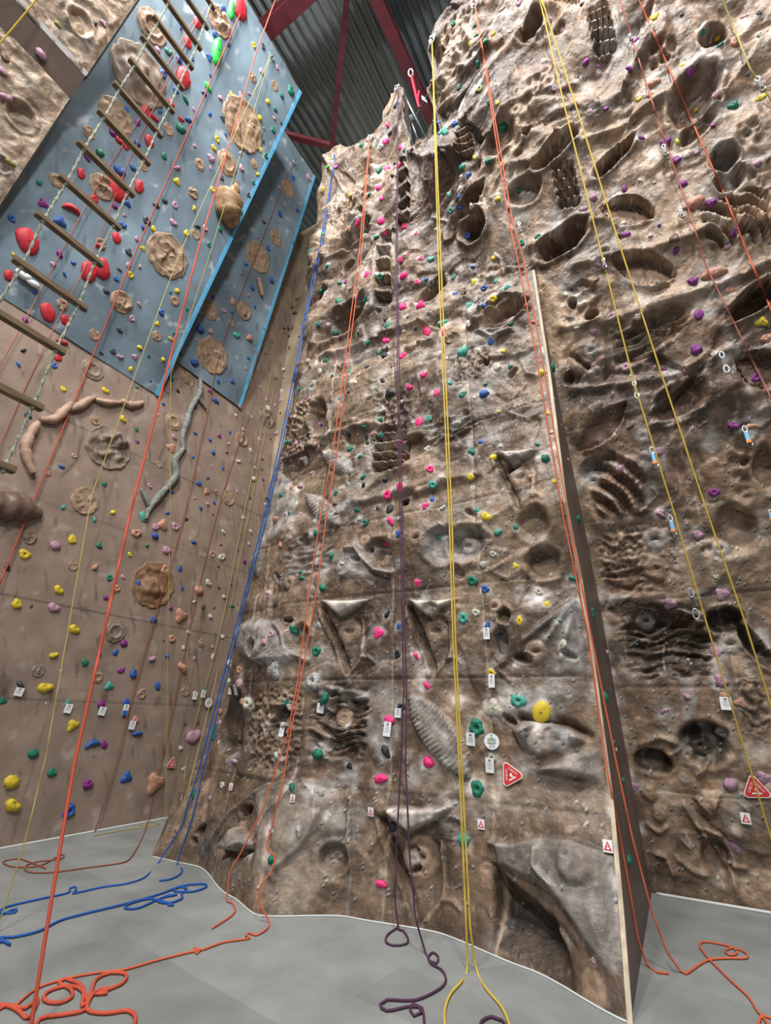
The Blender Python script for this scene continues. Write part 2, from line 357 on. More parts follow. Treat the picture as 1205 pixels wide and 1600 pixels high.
# folded cloth, grey facets at the lower right
f_poly([(905, 935), (912, 1010), (916, 1052), (880, 1050), (868, 1010), (858, 975), (880, 950)], .06, .08, paint=GREY)
for a, b in (((898, 938), (820, 1000)), ((900, 940), (845, 1010)), ((902, 942), (878, 1030))): f_line([a, b], .03, .05, GREY)
f_ring(838, 1018, 15, .06, .45, SAND); f_bowl(788, 962, 11, 14, .10, 0, .3); f_bowl(784, 1003, 11, 27, .12, 8, .4, GREY); f_ring(774, 948, 10, .05, .5, SAND)
f_poly([(800, 1140), (818, 1124), (862, 1128), (897, 1140), (918, 1158), (880, 1170), (845, 1182), (815, 1166)], .16, .07, paint=GREY)
f_line([(815, 1122), (850, 1126), (890, 1130), (925, 1150)], .025, -.10); f_poly([(830, 1205), (870, 1188), (905, 1172), (935, 1170), (945, 1225), (900, 1216), (860, 1208)], .10, .05, paint=GREY)
f_poly([(775, 1312), (800, 1318), (845, 1312), (895, 1318), (930, 1330), (955, 1342), (968, 1400), (975, 1500), (965, 1530), (930, 1500), (895, 1440), (865, 1400), (820, 1372), (780, 1350)], .08, .04, paint=(.25, .235, .22))
f_line([(768, 1314), (800, 1320), (845, 1312), (895, 1318), (932, 1332), (956, 1342)], .02, .05, GREY)
f_poly([(768, 1340), (800, 1375), (830, 1400), (862, 1430), (885, 1480), (905, 1545), (895, 1575), (850, 1525), (790, 1490), (766, 1480)], -.24, .10, paint=(.012, .010, .009))  # cave recess, its shade painted in near-black
f_line([(843, 1325), (842, 1350), (870, 1385)], .02, .05, GREY); f_bowl(905, 1355, 30, 28, -.06); f_ring(928, 1545, 18, .08, .55, SAND); f_line([(860, 1430), (900, 1480)], .02, -.04)
f_ring(848, 1155, 16, .04, .3, SAND); f_ring(873, 1155, 15, .04, .3, GREY); f_ring(814, 1064, 0.1, 0, .3)
f_boss(803, 1098, 28, .03, GREY); f_boss(868, 1080, 18, .03, GREY)
f_bowl(872, 1050, 0.1, 0.1, 0)
# lower left skirt
f_poly([(262, 1290), (300, 1225), (330, 1215), (330, 1280), (300, 1340), (250, 1320)], .05, .06, paint=SAND)
f_ring(281, 1302, 8, .05, .5, SAND); f_bowl(322, 1294, 9, 5, .08, -30, .2, DARK); f_bowl(311, 1311, 5, 6, .07, 0, .2, DARK)
f_ring(372, 1300, 14, .03, .2, SAND); f_poly([(345, 1325), (372, 1290), (385, 1300), (392, 1322), (372, 1332), (350, 1330)], .12, .04, paint=GREY)
f_line([(345, 1332), (375, 1334), (392, 1326)], .03, -.12); f_bowl(384, 1266, 12, 8, .14, -15, .3, DARK)
for pts in [[(310, 1345), (360, 1270), (400, 1240), (425, 1225)], [(330, 1370), (390, 1310), (440, 1250)], [(425, 1370), (445, 1345), (475, 1320), (505, 1270)], [(480, 1220), (500, 1250), (495, 1300)], [(548, 1245), (550, 1300), (552, 1360), (545, 1430)], [(430, 1375), (425, 1362), (440, 1350)]]:
    f_line(pts, .018, .04, GREY)
f_bowl(525, 1340, 26, 20, .10); f_bowl(520, 1390, 28, 18, -.06); f_ring(412, 1402, 12, .05, .5, SAND); f_bowl(468, 1270, 40, 60, -.10, 20, .1)
f_poly([(400, 1235), (440, 1215), (530, 1220), (548, 1300), (500, 1310), (440, 1360), (395, 1370)], .05, .10, paint=(.27, .24, .21))
f_ring(657, 1340, 15, .07, .45, SAND); f_ring(701, 1120, 12, .05, .5, SAND); f_ring(537, 1121, 12, .03, .3, TAN)
f_ring(704, 520, 20, .03, .5, SAND); f_tex(706, 524, 12, 8, 'cell', .05, TAN)
f_poly([(405, 760), (440, 735), (470, 770), (460, 830), (420, 850), (400, 900), (385, 890)], .05, .1, paint=GREY)
f_tex(410, 940, 26, 40, 'vstrata', .05); f_tex(480, 870, 40, 30, 'strata', .04, GREY); f_ring(449, 909, 9, .03, .5, SAND)
f_line([(780, 1275), (770, 1245)], .01, .02)
# bottom right wall: relief lines
for pts in [[(1068, 1255), (1090, 1290), (1120, 1330), (1145, 1370), (1160, 1415)], [(1092, 1290), (1125, 1305)], [(1000, 1163), (1030, 1150), (1060, 1160)], [(1040, 1180), (1080, 1160), (1110, 1185), (1090, 1210)],
            [(1015, 1330), (1040, 1335), (1052, 1362)], [(1060, 1340), (1085, 1360), (1110, 1366)], [(1140, 1352), (1165, 1358)], [(1088, 1245), (1110, 1272), (1122, 1240)], [(1010, 1285), (1030, 1300), (1042, 1290)]]:
    f_line(pts, .022, .05, SAND)
for q in [(1015, 1240, 14), (1030, 1270, 14), (1105, 1250, 16), (1150, 1310, 18)]: f_bowl(q[0], q[1], q[2], q[2], -.05)
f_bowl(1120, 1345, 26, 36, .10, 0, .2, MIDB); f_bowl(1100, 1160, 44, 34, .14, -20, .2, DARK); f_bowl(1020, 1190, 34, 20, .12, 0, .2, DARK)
f_ring(1095, 1168, 12, .06, .3, DARK); f_line([(1065, 1310), (1080, 1325)], .012, .03, PALE); f_line([(1070, 1300), (1082, 1322)], .012, .03, PALE)
f_poly([(1060, 1060), (1095, 1050), (1090, 1120), (1065, 1130)], .03, .05, paint=GREY); f_boss(1035, 1111, 20, .03, GREY); f_tex(1175, 1100, 24, 50, 'ripple', .05)
# random bolt bosses, dimples and slots all over
R = random.Random(11)
for i in range(230):
    x = R.uniform(370, 1205); y = R.uniform(20, 1420)
    if x < 500 and y < 700 and x < 480: continue
    k = R.random(); sz = R.uniform(6, 13) if y > 600 else R.uniform(5, 10)
    if k < .45: f_boss(x, y, sz, R.uniform(.015, .035), R.choice([None, GREY, GREY, SAND]))
    elif k < .65: f_ring(x, y, sz*.85, R.uniform(.02, .04), .5, R.choice([SAND, GREY, None]))
    elif k < .85: f_bowl(x, y, sz*1.4, sz*R.uniform(.5, 1), R.uniform(.03, .09), R.uniform(-40, 40), .3)
    else: f_line([(x, y), (x+R.uniform(-18, 18), y+R.uniform(8, 22)), (x+R.uniform(-25, 25), y+R.uniform(20, 40))], .012, R.uniform(.02, .04), R.choice([SAND, GREY]))

# resolve features to wall coordinates
F.sort(key=lambda f: 2 if f[0] == 'leaf' else (1 if f[0] == 'bowl' and (round(f[1][0]), round(f[1][1])) in ((790, 492), (1083, 155), (922, 566), (1132, 252), (729, 849), (690, 852)) else 0))
FR = []
for kind, d in F:
    if kind in ('bowl', 'tex'):
        if kind == 'bowl' and d[2] < 1: continue
        m, c = mpp(d[0], d[1])
        # image height -> height up the wall is stretched by the steep view
        a = hit_rock(d[0], d[1]-d[3]*.7); b = hit_rock(d[0], d[1]+d[3]*.7)
        rz = max(abs(a[1]-b[1])/1.4, d[3]*m); e = hit_rock(d[0]-d[2]*.7, d[1]); g = hit_rock(d[0]+d[2]*.7, d[1]); rs = max(abs(e[0]-g[0])/1.4, .6*d[2]*m)
        rz = min(rz, d[3]*m*2.2); rs = min(rs, d[2]*m*1.8)
        FR.append((kind, c, rs, rz, d[4:]))
    elif kind in ('ring', 'boss'):
        if d[2] < 1: continue
        m, c = mpp(d[0], d[1]); FR.append((kind, c, d[2]*m*1.12, 0, d[3:]))
    elif kind == 'line': FR.append((kind, P2(d[0]), 0, 0, d[1:]))
    elif kind == 'poly': FR.append((kind, P2(d[0]), 0, 0, d[1:]))
    elif kind == 'leaf':
        m, c = mpp(*d[0]); FR.append((kind, P2([d[0], d[1]]), d[2]*m, 0, d[3:]))

def seg_dist(S, Z, pts):
    best = np.full(S.shape, 9.)
    for (a, b), (c, d) in zip(pts[:-1], pts[1:]):
        vx, vy = c-a, d-b; L = vx*vx+vy*vy+1e-9
        k = np.clip(((S-a)*vx+(Z-b)*vy)/L, 0, 1)
        best = np.minimum(best, np.hypot(S-a-k*vx, Z-b-k*vy))
    return best
def inside(S, Z, pts):
    r = np.zeros(S.shape, bool); n = len(pts)
    for i in range(n):
        a, b = pts[i]; c, d = pts[(i+1) % n]
        cond = ((b > Z) != (d > Z)) & (S < (c-a)*(Z-b)/((d-b) if abs(d-b) > 1e-9 else 1e-9)+a)
        r ^= cond
    return r
CHALK = []     # (s, z, radius, strength): chalk rubbed round the holds, filled in before the walls are built

def relief(S, Z, side):
    """height out of the wall and paint colour on a grid"""
    n = S.shape
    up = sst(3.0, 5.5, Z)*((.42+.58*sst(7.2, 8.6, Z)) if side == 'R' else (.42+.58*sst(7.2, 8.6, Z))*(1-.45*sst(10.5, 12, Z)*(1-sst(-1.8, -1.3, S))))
    wx = pn(S*.9, Z*.9, 3)*.5; wz = pn(S*.9, Z*.9, 8)*.5
    Sd = S+wx*.7; Zd = Z+wz*.7
    a = .5*Zd-.25*Sd                    # strata dip up to the right
    H = .085*fbm(Sd*.9, Zd*1.3, 3, 1)*(.55+.9*up)
    H += .05*up*(ridged(Sd*.75+Zd*.2, Zd*1.5-Sd*.55, 3, 20)-.45)
    H += (.010+.017*up)*(ridged(Sd*2.1, Zd*3.0-Sd*.9, 4, 30)-.4)
    H += .007*fbm(S*6, Z*7, 3, 40)
    H += (.035+.09*up)*facets(Sd+Zd*.35, Zd-Sd*.45, 2, 1.3, .75)+(.012+.035*up)*facets(Sd, Zd-Sd*.3, 5, .45, .3)
    # terraces
    H += .03*up*np.abs(pn(Sd*1.2, Zd*2.6-Sd*.9, 50))
    col = np.zeros(n+(3,))
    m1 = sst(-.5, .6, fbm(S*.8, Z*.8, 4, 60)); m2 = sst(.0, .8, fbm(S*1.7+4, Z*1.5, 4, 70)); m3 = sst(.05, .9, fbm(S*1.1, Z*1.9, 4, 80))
    A = np.array([.115, .078, .056]); B = np.array([.225, .162, .115]); G = np.array(GREY)*.93; Or = np.array([.25, .155, .10]); Dk = np.array([.07, .048, .035])
    col[:] = A; col += (B-A)*m1[..., None]
    if side == 'R': col = col*1.4; col += (Or*1.2-col)*(m2*.75)[..., None]
    else: col += (Or-col)*(m2*.28)[..., None]
    col *= .86
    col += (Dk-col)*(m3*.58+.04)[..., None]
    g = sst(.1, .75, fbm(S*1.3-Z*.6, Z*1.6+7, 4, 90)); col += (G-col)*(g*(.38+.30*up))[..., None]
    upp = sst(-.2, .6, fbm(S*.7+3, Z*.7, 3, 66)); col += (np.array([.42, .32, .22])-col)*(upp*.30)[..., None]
    w = np.zeros(n)          # paint override weight
    ds = abs(S[0, 1]-S[0, 0])
    smin, smax = S.min(), S.max()
    for kind, c, rs, rz, d in FR:
        if kind in ('bowl', 'tex', 'ring', 'boss'):
            R_ = max(rs, rz)*1.6+.03; bb = (c[0]-R_, c[0]+R_, c[1]-R_, c[1]+R_)
        elif kind == 'leaf':
            xs = [p[0] for p in c]; zs = [p[1] for p in c]; bb = (min(xs)-rs*1.4, max(xs)+rs*1.4, min(zs)-rs*1.4, max(zs)+rs*1.4)
        else:
            xs = [p[0] for p in c]; zs = [p[1] for p in c]; e = .3; bb = (min(xs)-e, max(xs)+e, min(zs)-e, max(zs)+e)
        if bb[1] < smin or bb[0] > smax: continue
        cz = (bb[2]+bb[3])/2; cs = (bb[0]+bb[1])/2
        if cz < 6.6 and ((cs < S_AR) != (side == 'F')): continue
        k = np.nonzero((S > bb[0]) & (S < bb[1]) & (Z > bb[2]) & (Z < bb[3]))
        if len(k[0]) == 0: continue
        s = S[k]; z = Z[k]; h = H[k]; pw = None; paint = None
        if kind == 'bowl':
            dep, rot, rim, paint = d; ca, sa = math.cos(math.radians(-rot)), math.sin(math.radians(-rot))
            u = ((s-c[0])*ca+(z-c[1])*sa)/rs; v = (-(s-c[0])*sa+(z-c[1])*ca)/rz
            r = np.hypot(u, v); r = r*(1+.10*pn(u*1.5+c[0]*5, v*1.5+c[1]*3, 2))
            # steeper under the top lip
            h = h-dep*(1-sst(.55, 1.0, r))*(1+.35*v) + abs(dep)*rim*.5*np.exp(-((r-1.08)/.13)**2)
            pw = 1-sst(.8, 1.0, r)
        elif kind == 'ring':
            hh, hole, paint = d; hh *= .38; r = np.hypot(s-c[0], z-c[1])/rs
            flat = 1-sst(1.0, 1.35, r)
            h = h*(1-flat*.8)+flat*(np.mean(h)*.8+hh*(1-sst(.75, 1.1, r)))-hh*2.2*(1-sst(hole*.45, hole*.8, np.hypot((s-c[0])*.8, (z-c[1])*1.7)/rs))+0*(1-sst(hole*.6, hole, r))
            pw = (1-sst(.95, 1.1, r))
        elif kind == 'boss':
            hh, paint = d; hh *= .6; r = np.hypot(s-c[0], z-c[1])/rs
            h = h+hh*(1-np.clip(r, 0, 1)**2)**1.0 - hh*.9*(1-sst(.12, .2, r)); pw = (1-sst(.3, 1.0, r))*.8
        elif kind == 'leaf':
            dep, ribs, paint, sd = d; (a0, b0), (a1, b1) = c; L = math.hypot(a1-a0, b1-b0); ux, uz = (a1-a0)/L, (b1-b0)/L
            u = ((s-a0)*ux+(z-b0)*uz)/L; v = (-(s-a0)*uz+(z-b0)*ux)
            wd_ = rs*.62*np.clip(np.sin(np.clip(u, 0, 1)*np.pi), 0, 1)**.75; q = np.abs(v)/np.maximum(wd_, 1e-4)
            ins = (1-sst(.86, 1.0, q))*((u > 0) & (u < 1))
            near = (1-sst(1.0, 1.5, q))*((u > -.02) & (u < 1.02)); h = h*(1-.75*near)+.02*near
            rib = .020*np.sin((u*ribs+np.abs(v)*6)*2*np.pi)*sst(.1, .5, q)
            if dep < 0: h = h*(1-ins*.7)+ins*(dep*(1-.65*np.clip(-v*sd/np.maximum(wd_, 1e-4)*.5+.5, 0, 1))+rib)
            else: h = h*(1-ins*.8)+ins*(dep*(1.0-.35*q)+rib+.02)
            pw = ins
        elif kind == 'line':
            ww, hh, paint = d; r = seg_dist(s, z, c)/ww; r = r*(1+.2*pn(s*9, z*9, 4))
            h = h+hh*np.exp(-r*r*1.3); pw = np.exp(-r*r*2)*.9
        elif kind == 'poly':
            hh, soft, tilt, paint = d; ins = inside(s, z, c); r = seg_dist(s, z, c+[c[0]])
            e = np.where(ins, np.clip(r/soft, 0, 1), 0); h = h*(1-.4*e)+hh*(e**.7); pw = np.where(ins, np.clip(r/.02, 0, 1), 0)
        elif kind == 'tex':
            tk, hh, paint, rot = d; u = (s-c[0])/rs; v = (z-c[1])/rz; r = np.hypot(u, v)
            r = np.maximum(np.abs(u), np.abs(v))*.5+r*.5
            m = 1-sst(.75, 1.05, r+.15*pn(s*6, z*6, 5))
            if tk == 'strata': q = np.abs(pn(s*2.0, z*16+pn(s*3, z*3, 6)*1.5, 7))*2-1+.4*pn(s*9, z*22, 9)
            elif tk == 'vstrata': q = np.abs(pn(s*16, z*2.5, 7))*2-1+.3*pn(s*30, z*9, 9)
            elif tk == 'scallop': q = worley(s*16, z*20, 3)*1.6-1+.4*pn(s*24, z*24, 9)
            elif tk == 'cell': q = worley(s*9, z*9, 5)*1.8-1.1+.5*np.abs(pn(s*14, z*14, 9))
            elif tk == 'ripple': q = np.sin((z*1.0+.25*pn(s*5, z*5, 8))*70)*.5+.5*pn(s*8, z*12, 4)
            elif tk == 'ladder':
                q = -1.6*(1-sst(.62, .75, np.abs(u)))+1.9*(np.abs(((v*2.6+u*.35) % 1)-.5) < .12)*(np.abs(u) < .7)
            elif tk == 'curl':
                rr = np.hypot(u+1.1, (v+1.1)); q = np.sin(rr*13+.8*pn(s*3, z*3, 6))*1.0+.2*np.sin(np.arctan2(v+1.1, u+1.1)*60)
            else: q = 0*s
            h = h*(1-.5*m)+m*hh*q; pw = m*.7
        H[k] = h
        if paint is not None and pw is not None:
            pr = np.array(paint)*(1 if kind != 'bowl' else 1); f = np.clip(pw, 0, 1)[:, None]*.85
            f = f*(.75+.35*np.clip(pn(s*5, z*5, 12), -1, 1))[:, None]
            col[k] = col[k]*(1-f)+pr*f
    # joints between the moulded panels (straight lower rows only)
    for zz in ZS[:6]:
        g = np.exp(-((Z-zz)/.011)**2); H -= .014*g; col *= (1-.35*g)[..., None]
    for ss in SS:
        if side == 'R' and ss < S_AR: continue
        g = np.exp(-((S-ss)/.010)**2)*(1-sst(6.5, 7, Z)); H -= .02*g; col += ((np.array([.42, .33, .24])-col)*(g*.6)[..., None])
    for (cs, cz, cr, st) in CHALK:
        k = np.nonzero((np.abs(S-cs) < cr*1.5) & (np.abs(Z-cz) < cr*1.5))
        if len(k[0]) == 0: continue
        r = np.hypot(S[k]-cs, Z[k]-cz)/cr; q = np.clip((1-r)*1.4+.5*pn(S[k]*13, Z[k]*13, 3)*(r < 1.1), 0, 1)*st
        col[k] += (np.array([.60, .59, .58])-col[k])*q[:, None]
        H[k] = H[k]*(1-.5*np.clip(1.2-r, 0, 1)*st)
    # threaded bolt holes scattered over the resin, a glint painted beside most
    rb = np.random.RandomState(21 if side == 'F' else 22); nb = 1500
    bi = rb.randint(2, n[0]-2, nb); bj = rb.randint(2, n[1]-2, nb)
    for i_, j_ in zip(bi, bj): col[i_, j_] = .012; H[i_, j_] -= .012; col[i_, j_+1] = np.maximum(col[i_, j_+1], .40 if col[i_, j_+1].mean() > .06 else 0)
    # dry-brushed grey scuffs and fine speckle of the resin
    sp = sst(.35, .8, pn(S*22, Z*22, 33)+.4*pn(S*47, Z*47, 34)); col += (np.array([.55, .52, .48])-col)*(sp*.22*sst(.02, .08, col.mean(-1)))[..., None]
    col = .15*(np.clip(col, .004, 1)/.15)**1.2
    lum = col.mean(-1, keepdims=True); col = lum+(col-lum)*.97
    return H, np.clip(col, .006, .85)

def grid_mesh(name, Pos, col, mat, kindset=True, closed_cols=False):
    nu, nv = Pos.shape[:2]; me = bpy.data.meshes.new(name)
    idx = np.arange(nu*nv).reshape(nu, nv)
    q = np.stack([idx[:-1, :-1], idx[1:, :-1], idx[1:, 1:], idx[:-1, 1:]], -1).reshape(-1, 4)
    me.vertices.add(nu*nv); me.vertices.foreach_set('co', Pos.reshape(-1).astype(np.float32))
    me.loops.add(q.size); me.loops.foreach_set('vertex_index', q.reshape(-1).astype(np.int32))
    me.polygons.add(len(q)); me.polygons.foreach_set('loop_start', np.arange(0, q.size, 4, dtype=np.int32))
    me.polygons.foreach_set('loop_total', np.full(len(q), 4, dtype=np.int32))
    me.polygons.foreach_set('use_smooth', np.ones(len(q), bool))
    me.update(); me.validate()
    if col is not None:
        at = me.color_attributes.new('paint', 'FLOAT_COLOR', 'POINT')
        c4 = np.ones((nu*nv, 4), np.float32); c4[:, :3] = col.reshape(-1, 3); at.data.foreach_set('color', c4.reshape(-1))
    me.materials.append(mat)
    o = bpy.data.objects.new(name, me); C.objects.link(o); return o, q
def to_world(s, t, z):
    return np.stack([s*.866+t*.5, -s*.5+t*.866, z], -1)

# silhouette of the tower top
TOPPX = [(489, 300), (497, 275), (510, 250), (530, 229), (560, 217), (583, 208), (596, 190), (604, 165), (611, 145), (618, 134), (626, 134), (631, 145), (636, 185), (642, 234), (652, 224), (668, 208), (689, 183)]
tops = []
for x, y in TOPPX:
    r = ray(x, y); t = 4.6
    for i in range(12):
        k = t/np.array(D2).dot(r); s = np.array(D1).dot(r)*k; z = EYE+r[2]*k; t = .5*t+.5*float(Tfront(np.array([s]), np.array([min(z, 13.9)]))[0])
    tops.append((s, z))
tops.sort(); TS = [p[0] for p in tops if p[0] < -1.40]; TZ = [p[1] for p in tops if p[0] < -1.40]
TS += [-1.385, -1.36, -.5, 5]; TZ += [TZ[-1]-.05, 11.2, 11.35, 11.35]
STEP = .0165
def build_front():
    zc = 8.4; nz1 = int(zc/STEP); nz2 = int(3.6/STEP); nu = int(5.0/STEP)
    u = np.linspace(0, 1, nu)
    v = np.concatenate([np.linspace(0, zc, nz1, endpoint=False), zc+np.linspace(0, 1, nz2)])
    Uu, V = np.meshgrid(u, v, indexing='ij')
    sn = sL(np.array(9.))+u*(S_AR-sL(np.array(9.))); zt = np.interp(sn, TS, TZ)
    Z = np.where(V <= zc, V, zc+(V-zc)*(zt[:, None]-zc))
    l = sL(Z); S = l+Uu*(S_AR-l)
    S = S-.05*np.clip(Z-9, 0, 4)*sst(-1.5, -1.38, S)*np.clip((-.55-S)/.8, 0, 1)
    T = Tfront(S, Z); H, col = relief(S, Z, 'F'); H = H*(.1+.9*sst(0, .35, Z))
    fade = 1-sst(-.75, -.56, S)*(1-sst(6.3, 7.0, Z)); H = H*fade*(sst(0, .45, S-l)*.75+.25)
    e = .02; dS = (Tfront(S+e, Z)-Tfront(S-e, Z))/(2*e); dZ = (Tfront(S, Z+e)-Tfront(S, Z-e))/(2*e)
    dS = np.clip(dS, -1.2, 1.2)*(1-sst(-.95, -.6, S)); N = np.sqrt(1+dS**2+dZ**2)
    S2 = S+H*dS/N; T2 = T-H/N; Z2 = np.maximum(Z+H*dZ/N, 0)
    # last column is the straight arete
    k = Z[-1] < 6.6; S2[-1][k] = S_AR
    return S2, T2, Z2, col
def build_right():
    s = np.arange(S_AR, 3.6, STEP*1.1); z = np.concatenate([np.arange(0, 11.35, STEP*1.15), [11.35]])
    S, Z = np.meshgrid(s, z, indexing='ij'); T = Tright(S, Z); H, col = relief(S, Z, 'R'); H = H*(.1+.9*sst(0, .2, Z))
    H = H*(1-(1-sst(0, .15, S-S_AR))*(1-sst(6.3, 7.0, Z)))
    e = .02; dZ = (Tright(S, Z+e)-Tright(S, Z-e))/(2*e); N = np.sqrt(1+dZ**2)
    return S, T-H/N, np.maximum(Z+H*dZ/N, 0), col
# ------------------------------------------------------------------ the big structure
def finish_walls():
    Sx, Tx, Zx, col = build_front()
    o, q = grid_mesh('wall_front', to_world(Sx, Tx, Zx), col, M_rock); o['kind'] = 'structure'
    # close the tower: side cheek on the left and a capping strip on the silhouette
    L = [(Sx[0, j], Tx[0, j], Zx[0, j]) for j in range(0, Sx.shape[1], 6)]
    vs = []; fs = []
    for p in L: vs += [W(*p), W(p[0]+.05, max(p[1]+.3, 7.25), p[2])]
    for i in range(len(L)-1): fs.append((2*i, 2*i+1, 2*i+3, 2*i+2))
    k = len(vs); Tp = [(Sx[i, -1], Tx[i, -1], Zx[i, -1]) for i in range(0, Sx.shape[0], 2)]
    for p in Tp: vs += [W(*p), W(p[0], p[1]+.22, p[2]-.04)]
    for i in range(len(Tp)-1): fs.append((k+2*i, k+2*i+1, k+2*i+3, k+2*i+2))
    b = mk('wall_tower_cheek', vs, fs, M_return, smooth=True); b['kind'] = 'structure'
    Sr, Tr, Zr, colr = build_right()
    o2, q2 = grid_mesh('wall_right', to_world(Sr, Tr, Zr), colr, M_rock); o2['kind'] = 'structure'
    # plain return between the arete and the right wall
    zs = np.linspace(0, 6.72, 60); vs = []; fs = []
    tf = Tfront(np.full(60, S_AR), zs); tr = Tright(np.full(60, S_AR), zs)
    for i in range(60): vs += [W(S_AR, tf[i], zs[i]), W(S_AR, max(tr[i], tf[i])+.03, zs[i])]
    for i in range(59): fs.append((2*i, 2*i+1, 2*i+3, 2*i+2))
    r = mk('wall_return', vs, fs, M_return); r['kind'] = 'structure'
    # pale wooden arete edge
    vs = []; fs = []; n = 60
    for i in range(n):
        z = zs[i]*.985; t = float(Tfront(np.array([S_AR]), np.array([z]))[0])-.012
        vs += [W(S_AR-.018, t, z), W(S_AR+.012, t, z), W(S_AR+.012, t+.03, z), W(S_AR-.018, t+.03, z)]
    for i in range(n-1):
        for j in range(4): fs.append((4*i+j, 4*i+(j+1) % 4, 4*i+4+(j+1) % 4, 4*i+4+j))
    fs += [(3, 2, 1, 0), (4*n-4, 4*n-3, 4*n-2, 4*n-1)]
    e = mk('trim_1', vs, fs, M_edge); e['kind'] = 'structure'
    return [o, o2, b, r]

def flat_wall(name, s0, t0, z0, axis, L, Hh, mat, nx, nz, colfun, lean=0.0, wob=0.0, thick=.12, edge=None):
    """a boarded wall: axis 't' runs away from the viewer; lean = sideways travel per metre of height"""
    u = np.linspace(0, L, nx); v = np.linspace(0, Hh, nz); U_, V_ = np.meshgrid(u, v, indexing='ij')
    col = colfun(U_, V_); d = wob*fbm(U_*1.1, V_*1.1, 3, 5)
    if axis == 't': P = to_world(s0+lean*V_+d, t0+U_, z0+V_)
    else: P = to_world(s0+U_, t0+lean*V_-d, z0+V_)
    return grid_mesh(name, P, col, mat)[0]

def col_brown(U_, V_):
    c = np.zeros(U_.shape+(3,)); c[:] = (.275, .205, .163)
    # black shoe scuffs, mostly upright strokes
    sc1 = sst(.42, .62, pn(U_*7+pn(U_*2, V_*2, 3), V_*1.3, 4))*sst(-.2, .5, pn(U_*1.3, V_*.9, 6)); c *= (1-.42*sc1)[..., None]
    sc2 = sst(.5, .65, pn(U_*13+V_*4, V_*2.5, 14)); c *= (1-.35*sc2)[..., None]
    ch = sst(.45, .8, pn(U_*3, V_*3.5, 24)+.4*pn(U_*9, V_*9, 25)); c += (np.array([.5, .45, .42])-c)*(ch*.30)[..., None]
    for zz in (1.72, 3.0, 4.4, 5.8): g = np.exp(-((V_-zz)/.012)**2); c *= (1-.45*g)[..., None]
    for uu in (3.1, 5.4, 7.7): g = np.exp(-((U_-uu)/.012)**2); c *= (1-.3*g)[..., None]
    return c
def col_blue(U_, V_):
    c = np.zeros(U_.shape+(3,)); c[:] = (.165, .228, .280)
    f = fbm(U_*.7, V_*.7, 4, 31); c *= (1+.25*f)[..., None]
    ch = sst(.38, .75, pn(U_*5-V_*2, V_*3.5, 24)+.35*pn(U_*12, V_*12, 25))*sst(-.5, .5, pn(U_*1.2, V_*1.2, 28)); c += (np.array([.46, .50, .53])-c)*(ch*.7)[..., None]
    sc2 = sst(.5, .7, pn(U_*8+V_*3, V_*2.2, 14)); c *= (1-.3*sc2)[..., None]
    return np.clip(c, 0, 1)
def col_dusty(U_, V_):
    c = np.zeros(U_.shape+(3,)); c[:] = (.36, .29, .20); return c*(1+.2*fbm(U_, V_, 3, 8))[..., None]
LEAN1 = math.tan(math.radians(19)); LEAN2 = math.tan(math.radians(11)); S_L = -7.57
wl = flat_wall('wall_left', S_L, -1.5, 0, 't', 9.0, 15.6, M_ply, 420, 620, col_brown, 0, .012); wl['kind'] = 'structure'
wbk = flat_wall('wall_back', S_L, 7.45, 0, 's', 4.2, 15.6, M_ply, 60, 160, lambda a, b: col_dusty(a, b), 0, .01); wbk['kind'] = 'structure'
wb1 = flat_wall('wall_blue_overhang', S_L+.02, -1.5, 7.15, 't', 5.76, 7.56, M_blue, 330, 420, col_blue, LEAN1, .008); wb1['kind'] = 'structure'
wb2 = flat_wall('wall_blue_recess', S_L+.04, 4.30, 8.1, 't', 1.90, 7.3, M_blue, 110, 320, col_blue, LEAN2, .008); wb2['kind'] = 'structure'
# sides, soffits and light blue edges of the two blue overhangs
def wq(name, pts, mat, th=.03):
    o = slab(name, [W(*p) for p in pts], th, mat); o['kind'] = 'structure'; return o
TE1 = 4.26; TE2 = 6.20; ZT1 = 14.70; ZT2 = 15.4
def sb1(z): return S_L+.02+(z-7.15)*LEAN1
def sb2(z): return S_L+.04+(z-8.1)*LEAN2
side1 = wq('wall_blue_side', [(sb1(7.15)-.1, TE1+.01, 7.15), (sb1(7.15), TE1+.01, 7.15), (sb1(ZT1), TE1+.01, ZT1), (S_L-.1, TE1+.01, ZT1)], M_blue, .02)
wq('trim_2', [(sb1(7.15)+.012, TE1-.05, 7.13), (sb1(7.15)+.012, TE1+.02, 7.13), (sb1(ZT1)+.012, TE1+.02, ZT1), (sb1(ZT1)+.012, TE1-.05, ZT1)], M_trim, .02)
wq('trim_3', [(sb2(8.1)+.012, TE2-.05, 8.08), (sb2(8.1)+.012, TE2+.02, 8.08), (sb2(ZT2)+.012, TE2+.02, ZT2), (sb2(ZT2)+.012, TE2-.05, ZT2)], M_trim, .02)
side2 = wq('wall_recess_side', [(S_L-.1, TE2+.01, 8.1), (sb2(8.1)+.01, TE2+.01, 8.1), (sb2(ZT2)+.01, TE2+.01, ZT2), (S_L-.1, TE2+.01, ZT2)], M_trim, .02)
wq('wall_blue_top', [(sb1(ZT1), -1.5, ZT1), (sb1(ZT1), TE1, ZT1), (S_L-.2, TE1, ZT1), (S_L-.2, -1.5, ZT1)], M_blue, .02)
wq('wall_recess_top', [(sb2(ZT2), TE1, ZT2), (sb2(ZT2), TE2, ZT2), (S_L-.2, TE2, ZT2), (S_L-.2, TE1, ZT2)], M_blue, .02)
